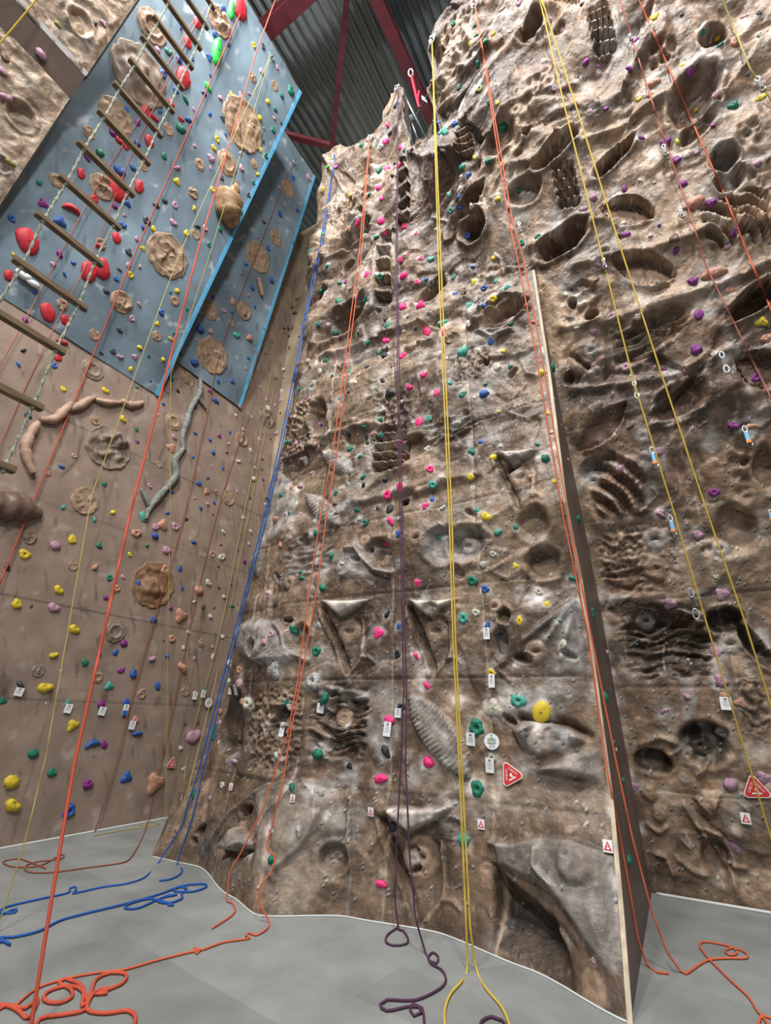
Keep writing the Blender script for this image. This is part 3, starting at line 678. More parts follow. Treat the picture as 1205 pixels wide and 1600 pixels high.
# stepped rock panel at the upper left, nearer the viewer
TP = 1.10
prof = [(-7.42, 7.35), (-6.20, 9.90), (-5.93, 10.22), (-4.60, 12.55)]
def col_tl(U_, V_):
    c = np.zeros(U_.shape+(3,)); c[:] = (.36, .27, .20); c *= (1+.35*fbm(U_*1.5, V_*1.5, 4, 9))[..., None]
    g = sst(.1, .7, fbm(U_*2.3, V_*2.3, 4, 19)); return np.clip(c+(np.array([.5, .46, .42])-c)*(g*.55)[..., None], 0, 1)
tl = []
for (a, b), nm in (((prof[0], prof[1]), 'wall_upper_left'), ((prof[2], prof[3]), 'wall_upper_left_front')):
    Lz = math.hypot(b[0]-a[0], b[1]-a[1]); u = np.linspace(0, 3.2, 190); v = np.linspace(0, Lz, 170); U_, V_ = np.meshgrid(u, v, indexing='ij')
    Hh = .05*fbm(U_*1.3, V_*1.3, 3, 44)+.05*(ridged(U_*1.4, V_*1.4, 3, 50)-.5)+.03*ridged(U_*4, V_*4, 2, 54)
    for (cu, cv, cr, dd) in ((.35, .5, .16, -.07), (.75, 1.5, .2, .06), (.3, 2.1, .18, -.08), (1.0, .7, .22, -.08), (.55, 1.0, .12, .05), (.2, 1.35, .1, -.05)):
        r_ = np.hypot(U_-cu, V_-cv)/cr; Hh += dd*(1-sst(.6, 1, r_))+.02*np.exp(-((r_-1.1)/.12)**2)
    Hh *= sst(0, .1, U_); k = V_/Lz; nx_, nz_ = (b[1]-a[1])/Lz, -(b[0]-a[0])/Lz
    P = to_world(a[0]+(b[0]-a[0])*k+Hh*nx_, TP-U_, a[1]+(b[1]-a[1])*k+Hh*nz_)
    o = grid_mesh(nm, P, col_tl(U_, V_), M_rock)[0]; o['kind'] = 'structure'; tl.append(o)
    s_ = wq(nm+'_cheek_shadow', [(a[0], TP+.005, a[1]), (b[0], TP+.005, b[1]), (b[0]-.34, TP+.005, b[1]+.16), (a[0]-.34, TP+.005, a[1]+.16)], M_black, .02)  # black cheek board, widened to stand in for the panel's shadow
p, q_ = prof[1], prof[2]
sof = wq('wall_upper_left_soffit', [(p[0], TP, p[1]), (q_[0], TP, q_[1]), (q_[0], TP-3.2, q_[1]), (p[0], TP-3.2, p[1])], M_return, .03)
wq('trim_4', [(q_[0]-.005, TP, q_[1]-.012), (q_[0]+.045, TP, q_[1]+.035), (q_[0]+.045, TP-3.2, q_[1]+.035), (q_[0]-.005, TP-3.2, q_[1]-.012)], material('white_edge_strip', (.75, .75, .76), .4, .4), .012)
# ------------------------------------------------------------------ floor of grey vinyl mats
def floor_material():
    m = bpy.data.materials.new('grey_vinyl_mats'); m.use_nodes = True; nt = m.node_tree; b = nt.nodes['Principled BSDF']
    tc = nt.nodes.new('ShaderNodeTexCoord'); mp = nt.nodes.new('ShaderNodeMapping'); mp.inputs['Rotation'].default_value = (0, 0, math.radians(30+8)); nt.links.new(tc.outputs['Object'], mp.inputs[0])
    br = nt.nodes.new('ShaderNodeTexBrick'); br.inputs['Scale'].default_value = 1.0; br.inputs['Brick Width'].default_value = 1.0; br.inputs['Row Height'].default_value = .5
    br.inputs['Mortar Size'].default_value = .002; br.inputs['Color1'].default_value = (.20, .213, .21, 1); br.inputs['Color2'].default_value = (.25, .263, .258, 1); br.inputs['Mortar'].default_value = (.20, .213, .21, 1)
    nt.links.new(mp.outputs[0], br.inputs['Vector'])
    n = nt.nodes.new('ShaderNodeTexNoise'); n.inputs['Scale'].default_value = 2.2; n.inputs['Detail'].default_value = 7; nt.links.new(tc.outputs['Object'], n.inputs['Vector'])
    r = nt.nodes.new('ShaderNodeValToRGB'); r.color_ramp.elements[0].position = .3; r.color_ramp.elements[0].color = (.82, .82, .82, 1); r.color_ramp.elements[1].position = .7; r.color_ramp.elements[1].color = (1.12, 1.12, 1.12, 1)
    nt.links.new(n.outputs['Fac'], r.inputs[0]); mx = nt.nodes.new('ShaderNodeMix'); mx.data_type = 'RGBA'; mx.blend_type = 'MULTIPLY'; mx.inputs['Factor'].default_value = 1
    nt.links.new(br.outputs['Color'], mx.inputs['A']); nt.links.new(r.outputs[0], mx.inputs['B']); nt.links.new(mx.outputs['Result'], b.inputs['Base Color'])
    b.inputs['Roughness'].default_value = .55; b.inputs['Specular IOR Level'].default_value = .3
    n2 = nt.nodes.new('ShaderNodeTexNoise'); n2.inputs['Scale'].default_value = 60; nt.links.new(tc.outputs['Object'], n2.inputs['Vector']); bp = nt.nodes.new('ShaderNodeBump'); bp.inputs['Strength'].default_value = .12; bp.inputs['Distance'].default_value = .01
    nt.links.new(n2.outputs['Fac'], bp.inputs['Height']); nt.links.new(bp.outputs[0], b.inputs['Normal']); return m
M_floor = floor_material()
vs, fs = [], []
n = 40
for i in range(n+1):
    for j in range(n+1):
        s = -7.57+i*(12.5/n); t = -3+j*(10.5/n); vs.append(W(s, t, 0))
for i in range(n):
    for j in range(n): a = i*(n+1)+j; fs.append((a, a+n+1, a+n+2, a+1))
fl = mk('floor', vs, fs, M_floor); fl['kind'] = 'structure'
# pale sealing strip where the mats meet the walls
M_seal = material('pale_sealing_strip', (.55, .57, .57), .5, .3)
def strip(name, pts, w=.018):
    o = mk(name, *tube_vf(catmull(pts, .08), w/2, 6), M_seal, smooth=True); o['kind'] = 'structure'
# ------------------------------------------------------------------ corrugated roof
vs, fs = [], []; per = .22; zr = 16.6; smin, smax = -9.5, 5.5; tl_ = (-3.5, 26.)
k = 0; s = smin; prof_r = []
while s < smax:
    prof_r += [(s, 0), (s+per*.32, 0), (s+per*.46, .06), (s+per*.86, .06)]; s += per
for t in np.linspace(tl_[0], tl_[1], 12):
    for (s, dz) in prof_r: vs.append(W(s, t, zr+dz))
m = len(prof_r)
for i in range(11):
    for j in range(m-1): a = i*m+j; fs.append((a, a+m, a+m+1, a+1))
rf = mk('ceiling', vs, fs, M_roof); rf['kind'] = 'structure'
# ------------------------------------------------------------------ where every hold sits: colour, x, y, size, per tile of the photograph
HT = {
(0, 0, 3.0125): '''G 1090 45 80 V|r 1130 40 95|b 1048 40 35|r 930 108 50|b 852 130 22|b 1013 165 30|b 1073 207 25|y 1195 212 25|r 885 200 45|l 740 237 28|g 793 245 35|G 1020 240 120 V|b 983 268 32|b 906 275 22|b 843 282 30|r 862 368 90|b 768 348 35|b 990 355 20|G 978 410 35|b 960 440 28|b 827 427 25|y 1090 447 25|l 1037 463 22|l 1133 445 20|l 1173 443 20|g 872 470 32|r 805 485 35|b 594 518 28|b 752 527 22|l 912 515 16|b 988 538 22|r 685 530 60|r 728 558 35|n 1048 557 30|v 648 578 30|r 852 563 30|b 885 565 32|g 850 607 44|y 1079 600 28|b 762 632 25|y 1022 655 28|b 1062 632 14|v 530 627 30|r 560 660 38|r 597 690 35|b 646 677 28|r 703 665 55|y 1006 697 26|l 915 688 16|l 1130 720 20|n 1163 714 20|g 470 720 34|g 685 738 28|g 772 735 35|v 407 738 35|l 993 745 35|b 625 790 28|b 562 803 45|l 835 790 32|l 992 790 20|l 1137 792 28|n 1044 838 24|y 832 855 34|r 382 817 44|g 1192 858 20|g 185 860 30|r 655 878 55|r 555 885 110|r 443 938 38|y 1000 893 22|n 1170 918 22|g 1120 935 22|y 1103 965 18|n 1066 965 18|l 823 966 30|y 913 980 28|n 775 945 25|n 735 965 30|v 203 958 40|r 333 985 70 C|b 598 957 34|v 540 972 24|l 586 1013 18|b 55 1028 32|b 282 1043 48|b 580 1060 30|n 690 1038 34|l 816 1048 32|l 965 1075 26|n 928 1065 30|b 672 1070 26|y 722 1078 26|g 1037 1080 24|y 878 1098 28|r 130 1135 115|r 549 1120 48|l 643 1125 22|r 468 1160 38|n 605 1185 34|y 672 1170 24|g 984 1152 22|v 280 1195 30|y 62 1198 20|g 1137 1005 18|e 272 112 28|n 447 110 28|l 487 108 28|l 190 255 45|d 25 268 45|l 10 333 35|l 25 460 50|e 45 765 45''',
(400, 0, 3.0125): '''n 33 218 24|l 100 318 20|l 25 337 24|y 55 480 24|g 121 452 24|g 163 428 40|g 90 517 22|y 18 557 24|l 86 558 18|n 118 578 16|g 80 612 26|t 38 605 14|n 33 663 18|y 20 706 24|g 46 733 24|y 8 822 18|l 247 835 28|b 172 835 24|l 108 882 22|b 113 1008 28|n 37 1047 22|b 194 990 20|l 110 1045 14|b 57 1168 26|g 205 1080 18|g 180 1145 22|g 255 1183 22|G 315 1100 20|G 263 975 18|l 8 1115 16|g 500 682 26|y 358 750 18|G 338 787 20|v 375 787 26|y 318 890 20|y 445 918 16|w 546 840 24|g 535 690 12|t 568 683 14|K 588 690 24|p 620 590 26|k 633 627 26|k 660 495 32|p 610 664 30|p 680 693 26|k 702 710 24|k 730 715 30|k 685 743 28|k 655 768 18|p 620 797 36|p 675 780 30|g 580 803 28|k 648 828 32|p 578 886 30|g 533 915 18|p 590 932 28|w 538 960 22|g 523 1030 14|p 480 1048 34|p 590 1040 36|p 700 1063 36|p 610 1095 24|p 753 1098 20|k 646 1075 16|g 515 1095 24|g 567 1115 26|l 365 997 16|w 277 1000 14|w 370 965 14|o 440 1075 26|w 848 1080 16|p 720 1200 16|d 487 1115 20|b 860 573 20|w 905 535 18|w 926 573 20|b 936 584 28|t 884 622 46|w 880 708 24|b 833 735 14|t 972 785 30|b 1000 824 26|w 965 830 16|w 963 888 24|t 907 915 22|b 958 925 24|w 1015 972 24|b 956 975 28|g 918 992 28|w 1060 962 18|y 1138 937 26|g 1190 982 24|b 993 1110 32|g 1072 1076 20|g 1094 755 34|y 1033 740 24|y 1143 765 20|g 1165 600 42|g 1095 482 26|y 1138 485 22|e 1052 420 34|g 954 410 24|g 1045 300 36|w 1028 258 30|y 1013 205 24|g 1080 196 24|g 1035 170 22|y 1118 163 26|g 930 110 22|g 1031 117 18|w 1160 45 28|w 1190 150 20''',
(800, 0, 2.975): '''l 30 10 28|k 325 18 22|y 662 82 38|l 240 138 36|l 178 90 26|k 790 70 14|v 573 190 28|l 1080 80 26|n 1150 60 22|y 955 178 24|g 885 150 30|o 1035 198 44|w 1155 160 26|g 968 210 28|v 345 290 28|v 403 308 16|v 545 320 34|y 788 305 22|v 830 328 42|k 302 362 20|l 242 402 28|l 195 412 20|o 660 390 48|o 640 440 26|y 594 462 26|l 363 517 28|v 437 505 22|y 855 512 26|l 948 440 34|g 1028 492 42|y 1157 457 36|v 935 582 24|d 535 572 22|d 202 600 20|v 598 642 32|v 715 663 44|y 770 660 30|w 812 722 24|l 860 710 22|v 765 742 38|l 232 698 28|v 795 855 34|w 597 838 24|w 662 850 18|v 523 875 28|l 377 918 30|l 332 975 34|g 34 880 26|d 123 868 18|o 850 945 62|o 800 970 26|v 928 942 40|v 985 927 28|w 922 1025 34|w 518 1040 26|l 1190 875 28|v 685 1047 22|g 120 1100 26|v 530 1090 32|g 45 1128 28|w 212 1045 16|v 1035 1082 38|l 645 1097 20|d 755 1108 42|v 765 1163 38|l 1000 1150 24|l 1140 760 30''',
(0, 400, 3.0125): '''r 42 92 50|b 163 170 24|b 345 32 20|b 303 85 22|l 250 40 24|r 418 75 85|r 482 60 85|n 562 65 22|l 605 42 28|l 657 50 22|y 615 90 28|b 547 107 26|g 803 170 18|y 833 165 24|n 500 165 28|l 655 228 24|b 760 265 32|g 880 250 16|l 620 295 26|r 225 265 76|r 306 300 46|v 118 302 26|r 290 407 42|r 272 473 50|y 740 320 22|g 818 362 18|y 803 390 22|n 562 348 26|b 397 245 28|y 657 432 24|n 532 448 28|k 477 458 16|l 565 475 26|l 633 475 26|g 700 470 18|y 767 488 26|g 851 463 20|y 616 533 26|b 709 587 14|g 805 578 26|k 110 445 26|b 87 512 28|b 256 517 26|y 297 627 26|y 495 634 30|g 644 618 16|y 577 768 32|n 132 748 34|t 568 858 24|g 643 815 22|v 647 875 18|l 348 942 24|b 289 993 28|g 491 1075 24|l 704 1082 22|b 807 1110 22|t 296 1182 26|o 228 1025 30|l 787 637 18|b 768 697 20|l 743 748 14|l 818 853 26|v 870 915 18|v 919 713 22|v 988 637 26|b 1013 682 38|b 918 835 22|b 988 866 18|v 1032 848 22|b 1082 830 18|w 1077 883 14|b 1003 925 24|d 1067 925 18|b 909 947 18|w 1180 915 26|w 1122 967 24|l 996 990 14|b 1050 1000 20|b 978 1045 18|b 935 1070 26|l 1017 1105 14|o 972 1110 32 W|b 1008 1162 20|l 977 1168 20|b 945 1188 26|l 916 1140 12|k 1178 1140 14|w 1200 998 22|w 1192 1050 26|l 1117 1108 20|k 837 636 18|w 1145 818 18|w 1110 752 18|w 1184 760 18|o 1130 708 22|o 805 903 44 W|l 1133 85 18|b 1187 150 24|b 1157 40 18|l 1068 92 16|v 1002 195 24|l 1170 183 18|o 1097 217 36|l 1053 257 26|b 1092 265 18|b 1200 240 16|b 943 347 36|l 992 355 28|l 928 392 18|t 1112 373 34|o 1173 385 46|b 915 503 38|b 1027 590 22|b 1093 590 26|b 1168 480 16|l 1201 440 12|k 896 340 10|l 1158 530 14''',
(400, 400, 3.0125): '''b 73 115 28|b 125 128 16|l 64 365 20|b 38 345 14|l 75 240 12|d 193 205 18|d 168 243 20|d 185 270 30|d 222 322 14|d 130 340 22|d 150 340 22|d 172 340 18|d 112 340 14|d 155 378 18|d 135 365 14|d 157 432 18|d 205 380 16|d 45 460 14|d 78 405 14|w 128 535 20|l 135 570 18|d 92 577 22|w 120 637 24|w 20 617 16|l 50 675 22|l 117 680 22|w 55 722 36|w 88 702 14|d 115 740 14|l 28 832 18|w 15 865 24|l 97 835 24|d 68 860 12|v 33 1052 16|d 28 1005 16|d 40 1160 16|d 30 957 14|g 334 48 26|g 394 127 26|v 424 122 24|p 523 87 36|g 590 97 30|p 697 95 38|p 680 18 24|p 757 123 24|p 775 12 22|b 802 112 22|t 825 15 28|b 936 180 24|b 1020 52 24|t 932 97 20|y 1028 125 32|t 1130 117 24|b 1074 152 30|y 1122 8 28|y 1117 202 34|t 1183 147 32|t 1003 232 30|b 1073 232 24|w 1035 208 20|w 1135 150 16|g 308 167 24|g 390 213 36|l 443 155 22|g 518 207 40|g 480 155 14|v 476 198 18|w 480 237 26|g 497 35 18|w 538 10 26|p 693 240 42|p 776 232 42|g 291 323 24|l 340 325 28|g 376 360 28|v 397 380 22|g 480 360 18|g 527 408 22|g 620 325 40|k 612 300 26|p 612 398 36|p 805 357 50|p 883 362 38|k 752 344 16|w 697 355 20|t 878 320 44|k 715 288 14|w 567 375 14|l 505 388 16|b 1107 402 36|g 1200 317 22|w 1000 318 32|t 976 453 50|w 1054 448 30|y 1163 448 26|p 690 472 36|g 578 452 30|k 608 472 36|w 898 480 16|w 1136 523 40|g 1198 520 22|g 328 490 28|o 390 517 28|w 300 543 30|d 253 520 16|w 245 492 20|k 523 523 24|p 790 560 36|d 650 517 30|g 1080 605 18|t 912 600 28|p 723 620 34|p 852 645 36|k 597 587 32|k 627 647 42|g 568 627 20|k 437 640 18|K 533 662 24|g 397 672 30|g 207 628 26|l 262 668 26|w 467 595 22|o 482 563 20|t 440 543 22|g 358 563 16|k 397 565 16|g 975 653 40|b 1075 650 42|w 1028 665 20|g 586 770 24|K 598 717 26|g 512 803 22|d 370 745 26|o 473 768 18|v 300 792 26|p 768 780 44|t 815 764 26|w 960 783 20|w 688 685 20|y 1142 732 18|k 438 838 24|k 522 850 26|o 550 838 22|k 525 880 24|k 553 870 20|t 588 842 24|p 676 877 28|o 277 887 24|g 147 877 28|l 190 882 24|g 443 905 32|w 805 907 28|b 1059 875 28|w 1150 897 20|g 1018 922 42|y 1117 950 32|t 491 943 30|o 435 947 28|K 447 978 26|p 820 1003 36|g 506 1040 28|k 607 1055 24|k 507 1077 30|w 757 970 12|w 877 1042 30|y 1012 1040 38|t 833 1077 38|w 1022 1093 20|p 678 1088 56 E|p 619 1124 40|g 377 1117 26|o 168 1090 28|l 208 1087 34|g 117 1125 24|K 432 1165 26|g 475 1195 32|k 575 1187 26|k 630 1190 42|b 830 1145 30|p 796 1177 34|w 882 1187 28|t 1042 1197 26|d 370 1167 24|w 190 1167 24|l 263 1022 16|l 215 955 18''',
(800, 400, 2.975): '''g 0 307 20|g 0 512 16|w 50 183 14|y 138 545 40|g 120 877 30|g 157 943 56 E|y 197 1048 24|y 165 732 22|l 200 665 14|r 100 310 18|w 187 820 22|g 187 520 40|l 262 950 22|o 230 787 14|l 402 42 32|d 395 112 24|v 842 118 40|o 935 85 95|o 1010 158 48|v 868 270 46|l 463 280 34|w 585 285 26|l 380 352 32|y 1162 307 46|v 856 432 46|o 1185 385 48|w 936 455 20|l 530 517 38|l 663 518 24|v 707 525 22|o 802 533 30|v 1135 565 38|l 468 643 36|w 300 335 24|w 250 178 26|d 550 795 28|l 475 815 30|l 408 855 30|v 1030 790 40|o 1112 800 62 C|l 677 908 42|l 497 988 36|v 940 1098 40|l 840 800 26|l 698 1188 26''',
(0, 800, 3.0125): '''y 530 3 24|t 443 37 24|t 675 22 46|b 790 5 24|l 730 72 32|o 763 62 50|l 825 70 38|b 728 113 34|o 640 100 44 D|g 467 158 28|g 692 158 18|l 783 180 42|y 340 130 40|l 260 158 44|y 115 200 46|k 35 265 26|y 610 200 20|k 878 35 18|d 1002 10 12|o 446 260 38|g 515 310 28|l 578 305 24|y 275 367 42|o 550 360 34 D|v 497 403 26|y 78 433 46|l 252 450 46|d 147 443 18|y 348 553 44|b 848 267 30|b 858 360 20|o 773 272 42 D|o 663 377 40 D|b 652 340 36|o 935 370 46|v 803 453 20|o 850 490 60 W|b 722 507 34|v 582 618 34|b 544 662 32|v 465 670 24|y 252 675 34|g 400 710 32|l 715 692 30|o 808 597 36 D|b 785 678 22|v 570 745 30|b 628 762 40|w 287 747 14|n 95 812 40|y 212 828 56|t 513 820 42|b 742 820 36|o 858 735 60|g 12 890 32|t 320 897 24|v 475 905 36|b 595 900 44|w 915 850 18|g 955 835 22|w 218 900 12|o 636 980 34|y 342 1005 52|b 645 1043 42|l 910 1057 68|b 435 1095 66 C|v 490 1095 38|w 850 1112 24|g 156 1138 44|d 870 997 16|d 932 993 20|w 1050 95 26|b 910 143 26|w 1043 213 38|w 1145 27 22|w 1180 93 24|l 1172 150 20|d 1040 155 14|d 1120 180 12|v 1150 232 22|d 1027 255 16|w 980 333 32|w 915 423 24|d 957 445 30|v 1008 450 16|w 990 493 24|w 1053 400 22|d 1030 355 16|v 1088 340 16|w 888 565 22|w 865 640 24|w 1000 682 26|l 915 690 20|w 1047 587 24|d 770 605 12|d 957 570 12|g 1090 443 28|l 1000 635 16|w 1080 715 38 D|o 1128 743 36 D|w 1080 797 28|l 1127 805 38|o 1140 893 32|w 1165 900 50 D|o 1035 940 28|l 1035 993 26|w 1030 1085 16|d 1168 1075 42|l 1105 1173 42''',
(400, 800, 3.0125): '''o 95 35 34|d 138 15 16|l 213 10 18|g 157 5 20|k 375 10 22|K 488 33 28|g 517 50 30|p 633 42 42|w 674 30 20|b 672 102 32|p 620 150 36|y 1083 22 48|t 1140 95 34|t 871 121 32|w 1117 198 32|w 1070 247 32|g 284 97 34|l 162 122 30|o 115 155 30|g 33 108 22|k 548 177 32|g 357 208 40|w 405 242 28|g 212 285 22|g 218 315 34 C|g 316 357 38|K 270 368 38|l 53 380 24|p 760 332 32|g 1019 323 46|b 1079 363 36|K 280 215 24|w 1036 474 36|t 978 500 50 D|b 1090 540 46|k 618 482 40|K 295 537 34|b 675 540 34|p 578 570 50|g 178 555 46|l 72 575 40|l 38 612 32|g 285 655 46|k 668 670 34|p 753 675 32|y 1110 757 36|K 87 745 74|K 270 797 78 D|p 806 817 40|g 322 878 62 E|g 148 898 42|k 687 918 38 D|p 628 983 46|g 1040 1015 78 D|w 1120 925 76 W|w 1110 1157 42 D|k 612 1127 62 E|g 292 1140 52|p 815 1177 50|l 50 1012 40|K 128 1003 30|w 97 1147 30|k 440 1195 28''',
(800, 800, 2.975): '''g 307 35 44|g 17 70 26|y 18 252 28|w 125 370 34|y 163 428 30|y 37 503 42|w 12 718 26|w 240 610 32|g 222 508 20|g 285 310 40|g 375 470 46 W|g 392 687 22|g 457 828 24|g 430 862 62 E|t 30 878 64 D|y 138 930 92 S|g 473 1073 26|w 483 1105 20|l 442 655 32|l 692 12 42|l 863 105 48|l 735 427 50|l 975 380 54|l 945 648 50|l 972 783 56|l 815 858 30|o 985 855 36|o 1062 885 44|l 710 925 36|w 950 300 20|d 670 125 30''',
(0, 1200, 3.0125): '''y 53 65 62|g 243 22 40|v 412 77 46|b 595 45 52|o 727 72 86 W|y 57 177 64|b 325 203 56|w 865 5 22|g 915 127 38|w 1047 80 28 D|l 988 140 20|K 1163 403 36''',
(400, 1200, 3.0125): '''p 588 50 64|g 170 90 46|K 292 118 46|K 75 298 34|K 200 298 46 E|w 343 222 22|g 73 432 36|k 643 277 46|p 588 545 52|g 1043 97 62 D|t 980 338 54''',
(800, 1200, 2.975): '''g 515 57 30|l 570 85 36|l 1017 75 58|l 1172 45 58|g 540 427 44|l 1040 365 52|l 380 897 24''',
}
COLN = {'r': 'red', 'b': 'blue', 'g': 'dark green', 'G': 'bright green', 'y': 'yellow', 'p': 'hot pink', 'l': 'pale pink', 'v': 'purple', 'k': 'black', 'K': 'black and white marbled',
        'w': 'cream', 't': 'turquoise', 'o': 'terracotta', 'd': 'brown', 'n': 'dark grey', 'e': 'olive'}
COLV = {'r': (.50, .022, .035), 'b': (.025, .09, .34), 'g': (.01, .16, .10), 'G': (.03, .62, .08), 'y': (.62, .47, .03), 'p': (.88, .035, .22), 'l': (.42, .24, .32), 'v': (.20, .025, .20),
        'k': (.018, .02, .025), 'K': (.62, .62, .60), 'w': (.50, .48, .39), 't': (.06, .33, .26), 'o': (.46, .23, .16), 'd': (.13, .075, .055), 'n': (.05, .065, .085), 'e': (.20, .20, .05)}
M_hold = {}
for k, v in COLV.items():
    if k == 'K': M_hold[k] = material('marbled_black_and_white_resin', (.02, .02, .022), .45, .4, col2=(.62, .62, .60), nscale=9, bump=.2, bscale=40)
    else: M_hold[k] = material(COLN[k].replace(' ', '_')+'_resin', v, .5, .4, noise=.22, nscale=14, bump=.22, bscale=60)

HOLDS = []
for (ox, oy, sc_), txt in HT.items():
    for e in txt.split('|'):
        a = e.split(); HOLDS.append(dict(c=a[0], x=ox+float(a[1])/sc_, y=oy+float(a[2])/sc_, d=float(a[3])/sc_, sh=a[4] if len(a) > 4 else None))
# drop near-duplicates where two tiles overlap
keep = []
for h in HOLDS:
    if all(math.hypot(h['x']-k['x'], h['y']-k['y']) > 4 for k in keep) and h['x'] < 1204: keep.append(h)
HOLDS = keep
rr = random.Random(3)
for h in HOLDS:
    h['rock'] = h['x'] > 500 or (h['y'] > 860 and h['x'] > 352) or (h['x'] > 445 and h['y'] > 640)
    if h['rock'] and h['c'] not in 'd':
        s, z, t = hit_rock(h['x'], h['y']); m = dep_stz(s, t, z)/FOC
        CHALK.append((s, z, h['d']*m*rr.uniform(.8, 1.15), rr.uniform(.25, .6)))
for i in range(170):
    x, y = rr.uniform(430, 1200), rr.uniform(30, 1250); s, z, t = hit_rock(x, y); CHALK.append((s, z, rr.uniform(.05, .14), rr.uniform(.2, .5)))

walls = finish_walls()
def bvh_of(objs):
    V = []; Pl = []
    for o in objs:
        me = o.data; k = len(V); n = len(me.vertices); a = np.empty(n*3); me.vertices.foreach_get('co', a); V += a.reshape(-1, 3).tolist()
        Pl += [tuple(i+k for i in p.vertices) for p in me.polygons]
    return BVHTree.FromPolygons(V, Pl)
BV = bvh_of([w_ for w_ in walls]+[wl, wbk, wb1, wb2, side1, side2, sof]+tl)
def smooth_normal(p):
    """general lie of the wall at a point, away from the small relief"""
    s, t, z = stz(p)
    if s < -5.9 or (s < -4.9 and z > 7):
        if abs(t-7.45) < .1: return Vector(-D2)
        for sf, L_, a, b in ((sb1, LEAN1, -2, TE1+.05), (sb2, LEAN2, TE1, TE2+.05)):
            if a < t < b and z > 7.1 and abs(s-sf(z)) < .2:
                v = np.array(D1)-np.array([0, 0, L_]); return Vector(v/np.linalg.norm(v))
        return Vector(D1)
    return None
def cast(px, py):
    r = Vector(ray(px, py)).normalized(); loc, n, i, d = BV.ray_cast(Vector(O), r)
    if loc is None: return None
    if n.dot(r) > 0: n = -n
    ns = smooth_normal(loc)
    if ns is None:
        acc = Vector(n)
        for dx, dy in ((4, 0), (-4, 0), (0, 4), (0, -4)):
            l2, n2, _, d2 = BV.ray_cast(Vector(O), Vector(ray(px+dx, py+dy)).normalized())
            if n2 is not None and abs(d2-d) < .4: acc += n2 if n2.dot(r) < 0 else -n2
        s, t, z = stz(loc)
        if s > S_AR-.03 and abs(s-S_AR) < .03 and t > 4 and z < 6.5 and n.dot(Vector(D1)) > .7: ns = Vector(D1)
        else:
            ns = (acc.normalized()+Vector(-D2)*.8+Vector((0, 0, -.1))).normalized()
    return loc, ns, d
def frame(loc, n, rot=0, up=(0, 0, 1)):
    n = n.normalized(); u = Vector(up)-n*n.dot(Vector(up)); u = u.normalized() if u.length > 1e-4 else n.orthogonal().normalized()
    x = u.cross(n); M = Matrix((x, u, n)).transposed().to_4x4(); M.translation = loc
    return M @ Matrix.Rotation(rot, 4, 'Z')

# hold shapes, unit radius, z out of the wall
def hold_mesh(kind, seed):
    bm = bmesh.new(); rg = random.Random(seed*31+7)
    if kind == 'ring':
        bmesh.ops.create_icosphere(bm, subdivisions=4, radius=1)
    else: bmesh.ops.create_icosphere(bm, subdivisions=3, radius=1)
    V = np.array([v.co[:] for v in bm.verts]); x, y, z = V.T.copy(); an = np.arctan2(y, x); rad = np.hypot(x, y)
    lob = 1+.12*np.sin(an*2+rg.uniform(0, 6))+.09*np.sin(an*3+rg.uniform(0, 6))+.05*np.sin(an*5+rg.uniform(0, 6))
    if kind == 'blob': x *= lob; y *= lob*.85; z = z*.55; z -= .25*np.exp(-((x)**2+(y-.25)**2)/.08)
    elif kind == 'jug':
        x *= lob; y *= .85*lob; z = z*(.75+.25*y); z -= .42*np.exp(-((x/.55)**2+((y-.30)/.25)**2))
    elif kind == 'ring': x *= lob*.96; y *= lob*.92; z = np.where(z > 0, .55*z, z*.3); z -= .62*np.exp(-((x)**2+(y)**2)/.085)
    elif kind == 'crescent': x, y = x*1.0, y*.42-.55*(x**2)+.3; z = z*.5
    elif kind == 'pinch': x *= .52*lob; y *= 1.0*lob; z = z*.55*(1+.3*np.cos(y*3)); z -= .16*np.exp(-(x**2+y**2)/.05)
    elif kind == 'edge': x *= 1.05*lob; y *= .50; z = z*.6*(1+.3*y); z -= .15*np.exp(-(x**2+y**2)/.03)
    elif kind == 'sloper': l2 = 1+(lob-1)*.35; x *= l2*.78; y *= l2; z = z*.36
    elif kind == 'wedge':
        k = .92+.2*np.cos(an*3+math.pi/2+rg.uniform(-.3, .3)); x *= k; y *= k; z = z*.45*(1.1+.4*y)
    elif kind == 'cluster':
        k = 1+.22*np.sin(x*7+1)*np.sin(y*7+2)*np.sin(z*6+1); x *= k; y *= k*.9; z *= k*.7
    elif kind == 'volume': x *= .36*(1-.15*y); y *= 1.05; z = z*.3
    nz = .035*np.array([math.sin(a*9+seed)*math.cos(b*11+seed*2)+math.sin(c*10+a*6) for a, b, c in zip(x, y, z)])
    x += nz; y += nz; z = np.maximum(z+nz, -.12)
    for v, a, b, c in zip(bm.verts, x, y, z): v.co = (a, b, c)
    if kind == 'wedge' or kind == 'cluster':
        pass
    me = bpy.data.meshes.new('hold_'+kind); bm.to_mesh(me); bm.free()
    me.polygons.foreach_set('use_smooth', [kind not in ('wedge',)]*len(me.polygons)); return me
HM = {}
for kd in ('blob', 'jug', 'ring', 'crescent', 'pinch', 'edge', 'sloper', 'wedge', 'cluster', 'volume'):
    HM[kd] = [hold_mesh(kd, s_) for s_ in range(3)]
    for me in HM[kd]: me.materials.append(M_hold['g'])
